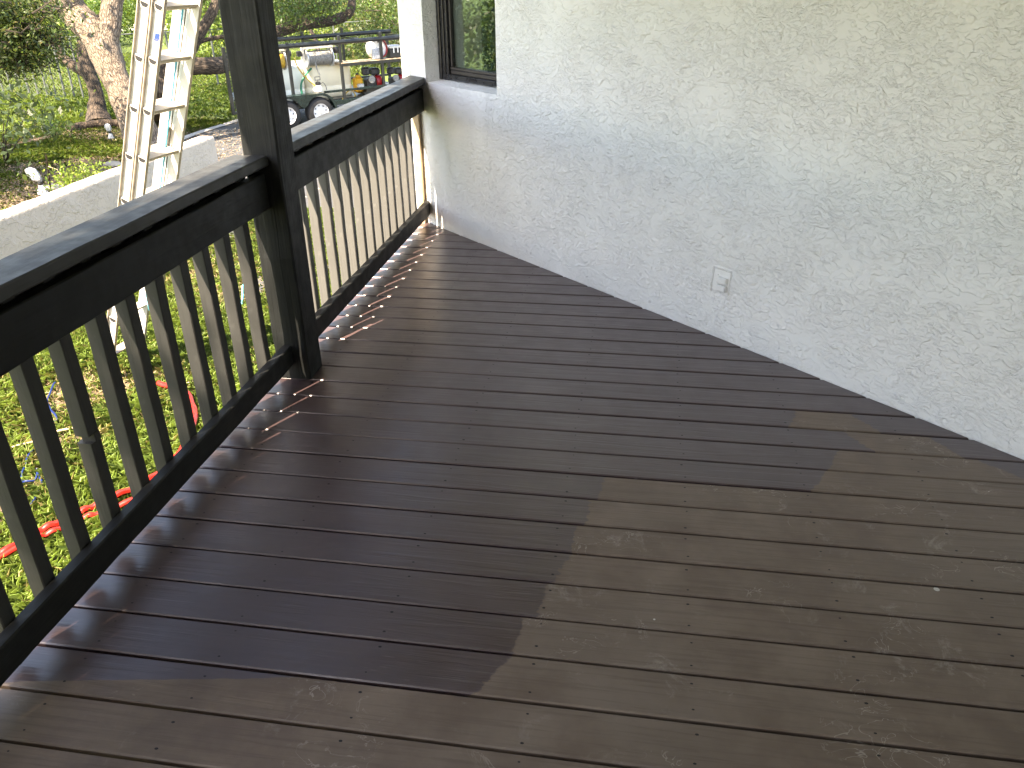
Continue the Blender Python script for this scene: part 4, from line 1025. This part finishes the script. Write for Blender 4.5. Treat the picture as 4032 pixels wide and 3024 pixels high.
def tank_mesh(w, d, h):
    mb = MB(); V = []; Fc = []; n = 40; rows = [(0, .96), (.03, 1), (h * .3, 1), (h * .32, .985), (h * .36, .985), (h * .38, 1), (h * .9, 1), (h * .97, .97), (h, .90)]
    for z, sc in rows:
        for j in range(n):
            a = 2 * math.pi * j / n; cx_, sy = math.cos(a), math.sin(a); p = 7
            r = (abs(cx_) ** p + abs(sy) ** p) ** (-1 / p)
            rib = 1 + .012 * math.cos(j * math.pi)
            V.append((w / 2 * r * cx_ * sc * rib, d / 2 * r * sy * sc * rib, z))
    for i in range(len(rows) - 1):
        for j in range(n): a, b = i * n + j, i * n + (j + 1) % n; Fc.append((a, b, b + n, a + n))
    Fc.append(tuple((len(rows) - 1) * n + j for j in range(n))); mb.add(V, Fc)
    mb.lathe([(.2, h - .005), (.2, h + .03), (.17, h + .045), (.0, h + .045)], 20, cap=False)
    return mb
load('water_tank', 'milky white water tank on the trailer, nearer the ramp', 'tank', -.42, .90, .472, [('tank_body', tank_mesh(.96, 1.2, .66), 'tankw', True), ('tank_lid', MB().lathe([(.17, .705), (.17, .735), (.02, .75)], 20), 'whiteplastic', True)], 'water tanks on the trailer')
load('water_tank', 'cream water tank with vertical ribs in the middle of the trailer', 'tank', .60, .90, .472, [('tank_body', tank_mesh(1.06, 1.2, .66), 'tank', True), ('tank_lid', MB().lathe([(.17, .705), (.17, .735), (.02, .75)], 20), 'whiteplastic', True)], 'water tanks on the trailer')
def reel(label, s_, wd, hose):
    hel = []
    turns = 15; R_ = .125
    for i in range(turns * 14):
        a = i / 14 * 2 * math.pi; u = i / (turns * 14); hel.append((-wd * .43 + wd * .86 * u, R_ * math.cos(a), R_ * math.sin(a)))
    load('hose_reel', label, 'hose reel', s_, .24, 1.265, [
        ('drum', MB().lathe([(.10, -wd * .45), (.10, wd * .45)], 20, 'x'), 'greyhose', True),
        ('wound_hose', MB().tube(hel, .021, 7), hose, True),
        ('side_disc', MB().lathe([(.175, -wd * .5), (.18, -wd * .49), (.18, -wd * .47), (.175, -wd * .46)], 24, 'x'), 'steel', True),
        ('side_disc', MB().lathe([(.175, wd * .46), (.18, wd * .47), (.18, wd * .49), (.175, wd * .5)], 24, 'x'), 'steel', True),
        ('bracket', MB().box((0, 0, .205), (wd * 1.12, .16, .05), .004).box((-wd * .55, 0, .10), (.012, .12, .24)).box((wd * .55, 0, .10), (.012, .12, .24)), 'alu', False),
        ('drive_motor', MB().lathe([(.06, wd * .58), (.065, wd * .62), (.06, wd * .8)], 14, 'x', (0, 0, .12)), 'blackplastic', True),
        ('gearbox', MB().box((-wd * .68, 0, .1), (.09, .1, .1), .01), 'blackplastic', False),
        ('loose_end', MB().tube(smooth_line([(-wd * .22, -.13, -.06), (-wd * .2, -.15, -.2), (-wd * .12, -.15, -.32)], 6), .014, 7), hose, True)])
reel('hose reel wound with grey hose under the trailer pipe rack', .32, .58, 'greyhose')
reel('hose reel with yellow hose partly hidden behind the deck post', -.66, .50, 'yellowhose')
load('hose_drum', 'clear plastic drum holding red hose on the trailer shelf', 'drum', 1.66, .20, 1.158, [
    ('drum_shell', MB().lathe([(.185, -.1), (.2, -.09), (.2, .09), (.185, .1)], 26, 'y', (0, .02, .2)), 'whiteplastic', True),
    ('red_hose_coil', MB().tube([(.05 + .145 * math.cos(a), .0 - .095, .2 + .17 * math.sin(a)) for a in np.linspace(-1.3, 1.3, 16)], .018, 8), 'redpaint', True),
    ('front_box', MB().box((-.09, -.13, .11), (.20, .06, .21), .01), 'bag', False)])
load('toolbox', 'black toolbox with two pale latches on the trailer shelf', 'toolbox', 2.05, .18, 1.158, [
    ('box_body', MB().box((0, 0, .09), (.28, .2, .18), .012), 'blackplastic', False), ('box_lid', MB().box((0, 0, .215), (.29, .21, .06), .015), 'steel', False),
    ('latch', MB().box((-.05, -.107, .15), (.025, .012, .1), .003), 'whiteplastic', False), ('latch', MB().box((.05, -.107, .15), (.025, .012, .1), .003), 'whiteplastic', False)])
def engine(label, s_, sc):
    k = sc
    load('pressure_washer', label, 'engine', s_, .22, .475, [
        ('base_plate', MB().box((0, 0, .03), (.5 * k, .34 * k, .04), .005).box((0, 0, .08), (.36 * k, .26 * k, .08), .01), 'blackmetal', False),
        ('crankcase', MB().box((0, .02, .21 * k), (.24 * k, .22 * k, .20 * k), .03), 'blackplastic', False),
        ('fan_cover', MB().lathe([(.12 * k, .0), (.135 * k, .05), (.135 * k, .11), (.10 * k, .14)], 20, 'x', (.10 * k, .0, .23 * k)), 'redpaint', True),
        ('recoil_starter', MB().lathe([(.075 * k, -.02), (.07 * k, .02), (.02 * k, .03)], 18, 'y', (-.05 * k, -.15 * k, .30 * k)), 'greyhose', True),
        ('fuel_tank', MB().box((.10 * k, .0, .44 * k), (.20 * k, .22 * k, .14 * k), .03), 'blackplastic', False),
        ('air_cleaner', MB().box((-.12 * k, -.04, .46 * k), (.16 * k, .14 * k, .16 * k), .03).lathe([(.03, -.01), (.03, .012)], 10, 'y', (-.12 * k, -.04 - .08 * k, .46 * k)), 'blackplastic', False),
        ('pump', MB().box((-.26 * k, 0, .16 * k), (.14 * k, .14 * k, .12 * k), .015), 'steel', False)], 'pressure washer engines on the trailer')
engine('red and black pressure washer engine just right of the cream tank', 1.46, 1.0)
engine('red pressure washer engine farther right on the trailer', 2.05, .92)
load('fuel_can', 'yellow plastic fuel can between the cream tank and the engine', 'can', 1.20, .30, .475, [('can_body', MB().box((0, 0, .19), (.19, .16, .30), .03).box((.01, 0, .36), (.10, .10, .06), .02), 'yellow', False), ('can_cap', MB().lathe([(.03, .38), (.03, .42), (.01, .43)], 12), 'blackplastic', True)])
load('pump_sprayer', 'white pump sprayer with black handle standing on the trailer fender', 'sprayer', .12, -.06, .655, [
    ('sprayer_body', MB().lathe([(.062, 0), (.066, .02), (.066, .08), (.05, .12), (.035, .135)], 18), 'whiteplastic', True), ('sprayer_cap', MB().lathe([(.05, .135), (.055, .15), (.05, .185), (.02, .195)], 14), 'blackplastic', True),
    ('handle', MB().tube([(0, 0, .19), (0, 0, .225), (-.055, 0, .225), (-.055, 0, .285), (.055, 0, .285), (.055, 0, .225), (0, 0, .225)], .008, 6), 'blackplastic', False),
    ('nozzle_hose', MB().tube(smooth_line([(.04, 0, .14), (.10, -.02, .17), (.15, -.02, .10), (.17, -.01, .02)], 6), .006, 6), 'blackplastic', True)])
def tcord(name, pts, r, m, label):
    o = MB().tube(smooth_line(pts, 8), r, 8).build(name, M[m], None, True); o.matrix_world = TMW; tag(o, label, 'hose')
tcord('green_hose', [(.16, .27, 1.07), (.02, .22, .98), (-.12, .20, .82), (-.16, .16, .66), (-.12, .14, .50)], .021, 'greenhose', 'green hose arching down in front of the water tanks')
tcord('yellow_hose', [(-.24, .12, 1.30), (-.20, .13, 1.16), (-.10, .14, 1.0), (.04, .14, .84), (.14, .10, .74), (.24, .1, .62)], .013, 'yellowhose', 'thin yellow hose crossing in front of the water tanks')
tcord('yellow_hose', [(.66, .05, .42), (.78, .06, .56), (.92, .08, .60), (1.0, .09, .50), (.98, .1, .46)], .013, 'yellowhose', 'yellow hose drooping from the trailer bed behind the wheel')

# ---------------------------------------------------------------- far house beyond the trees
fh = empty('far_house', 'pale house with a tan roof glimpsed through the trees behind the trailer', 'house', (-9.5, 42.0, -1.3), R(20))
MB().box((0, 0, 1.3), (9, 6, 2.6)).build('wall', M['gstucco'], fh)
MB().prism([(-4.9, 2.55), (4.9, 2.55), (0, 4.6)], -3.4, 3.4).build('roof', M['plank'], fh)
for x in (-2.8, 0, 2.8):
    w_ = MB().box((x, -3.02, 1.5), (1.1, .06, 1.1), .01).build('window', M['bronze'], fh)
for o in list(bpy.data.objects):
    if o.type == 'MESH' and not o.data.materials: o.data.materials.append(M['joist'])
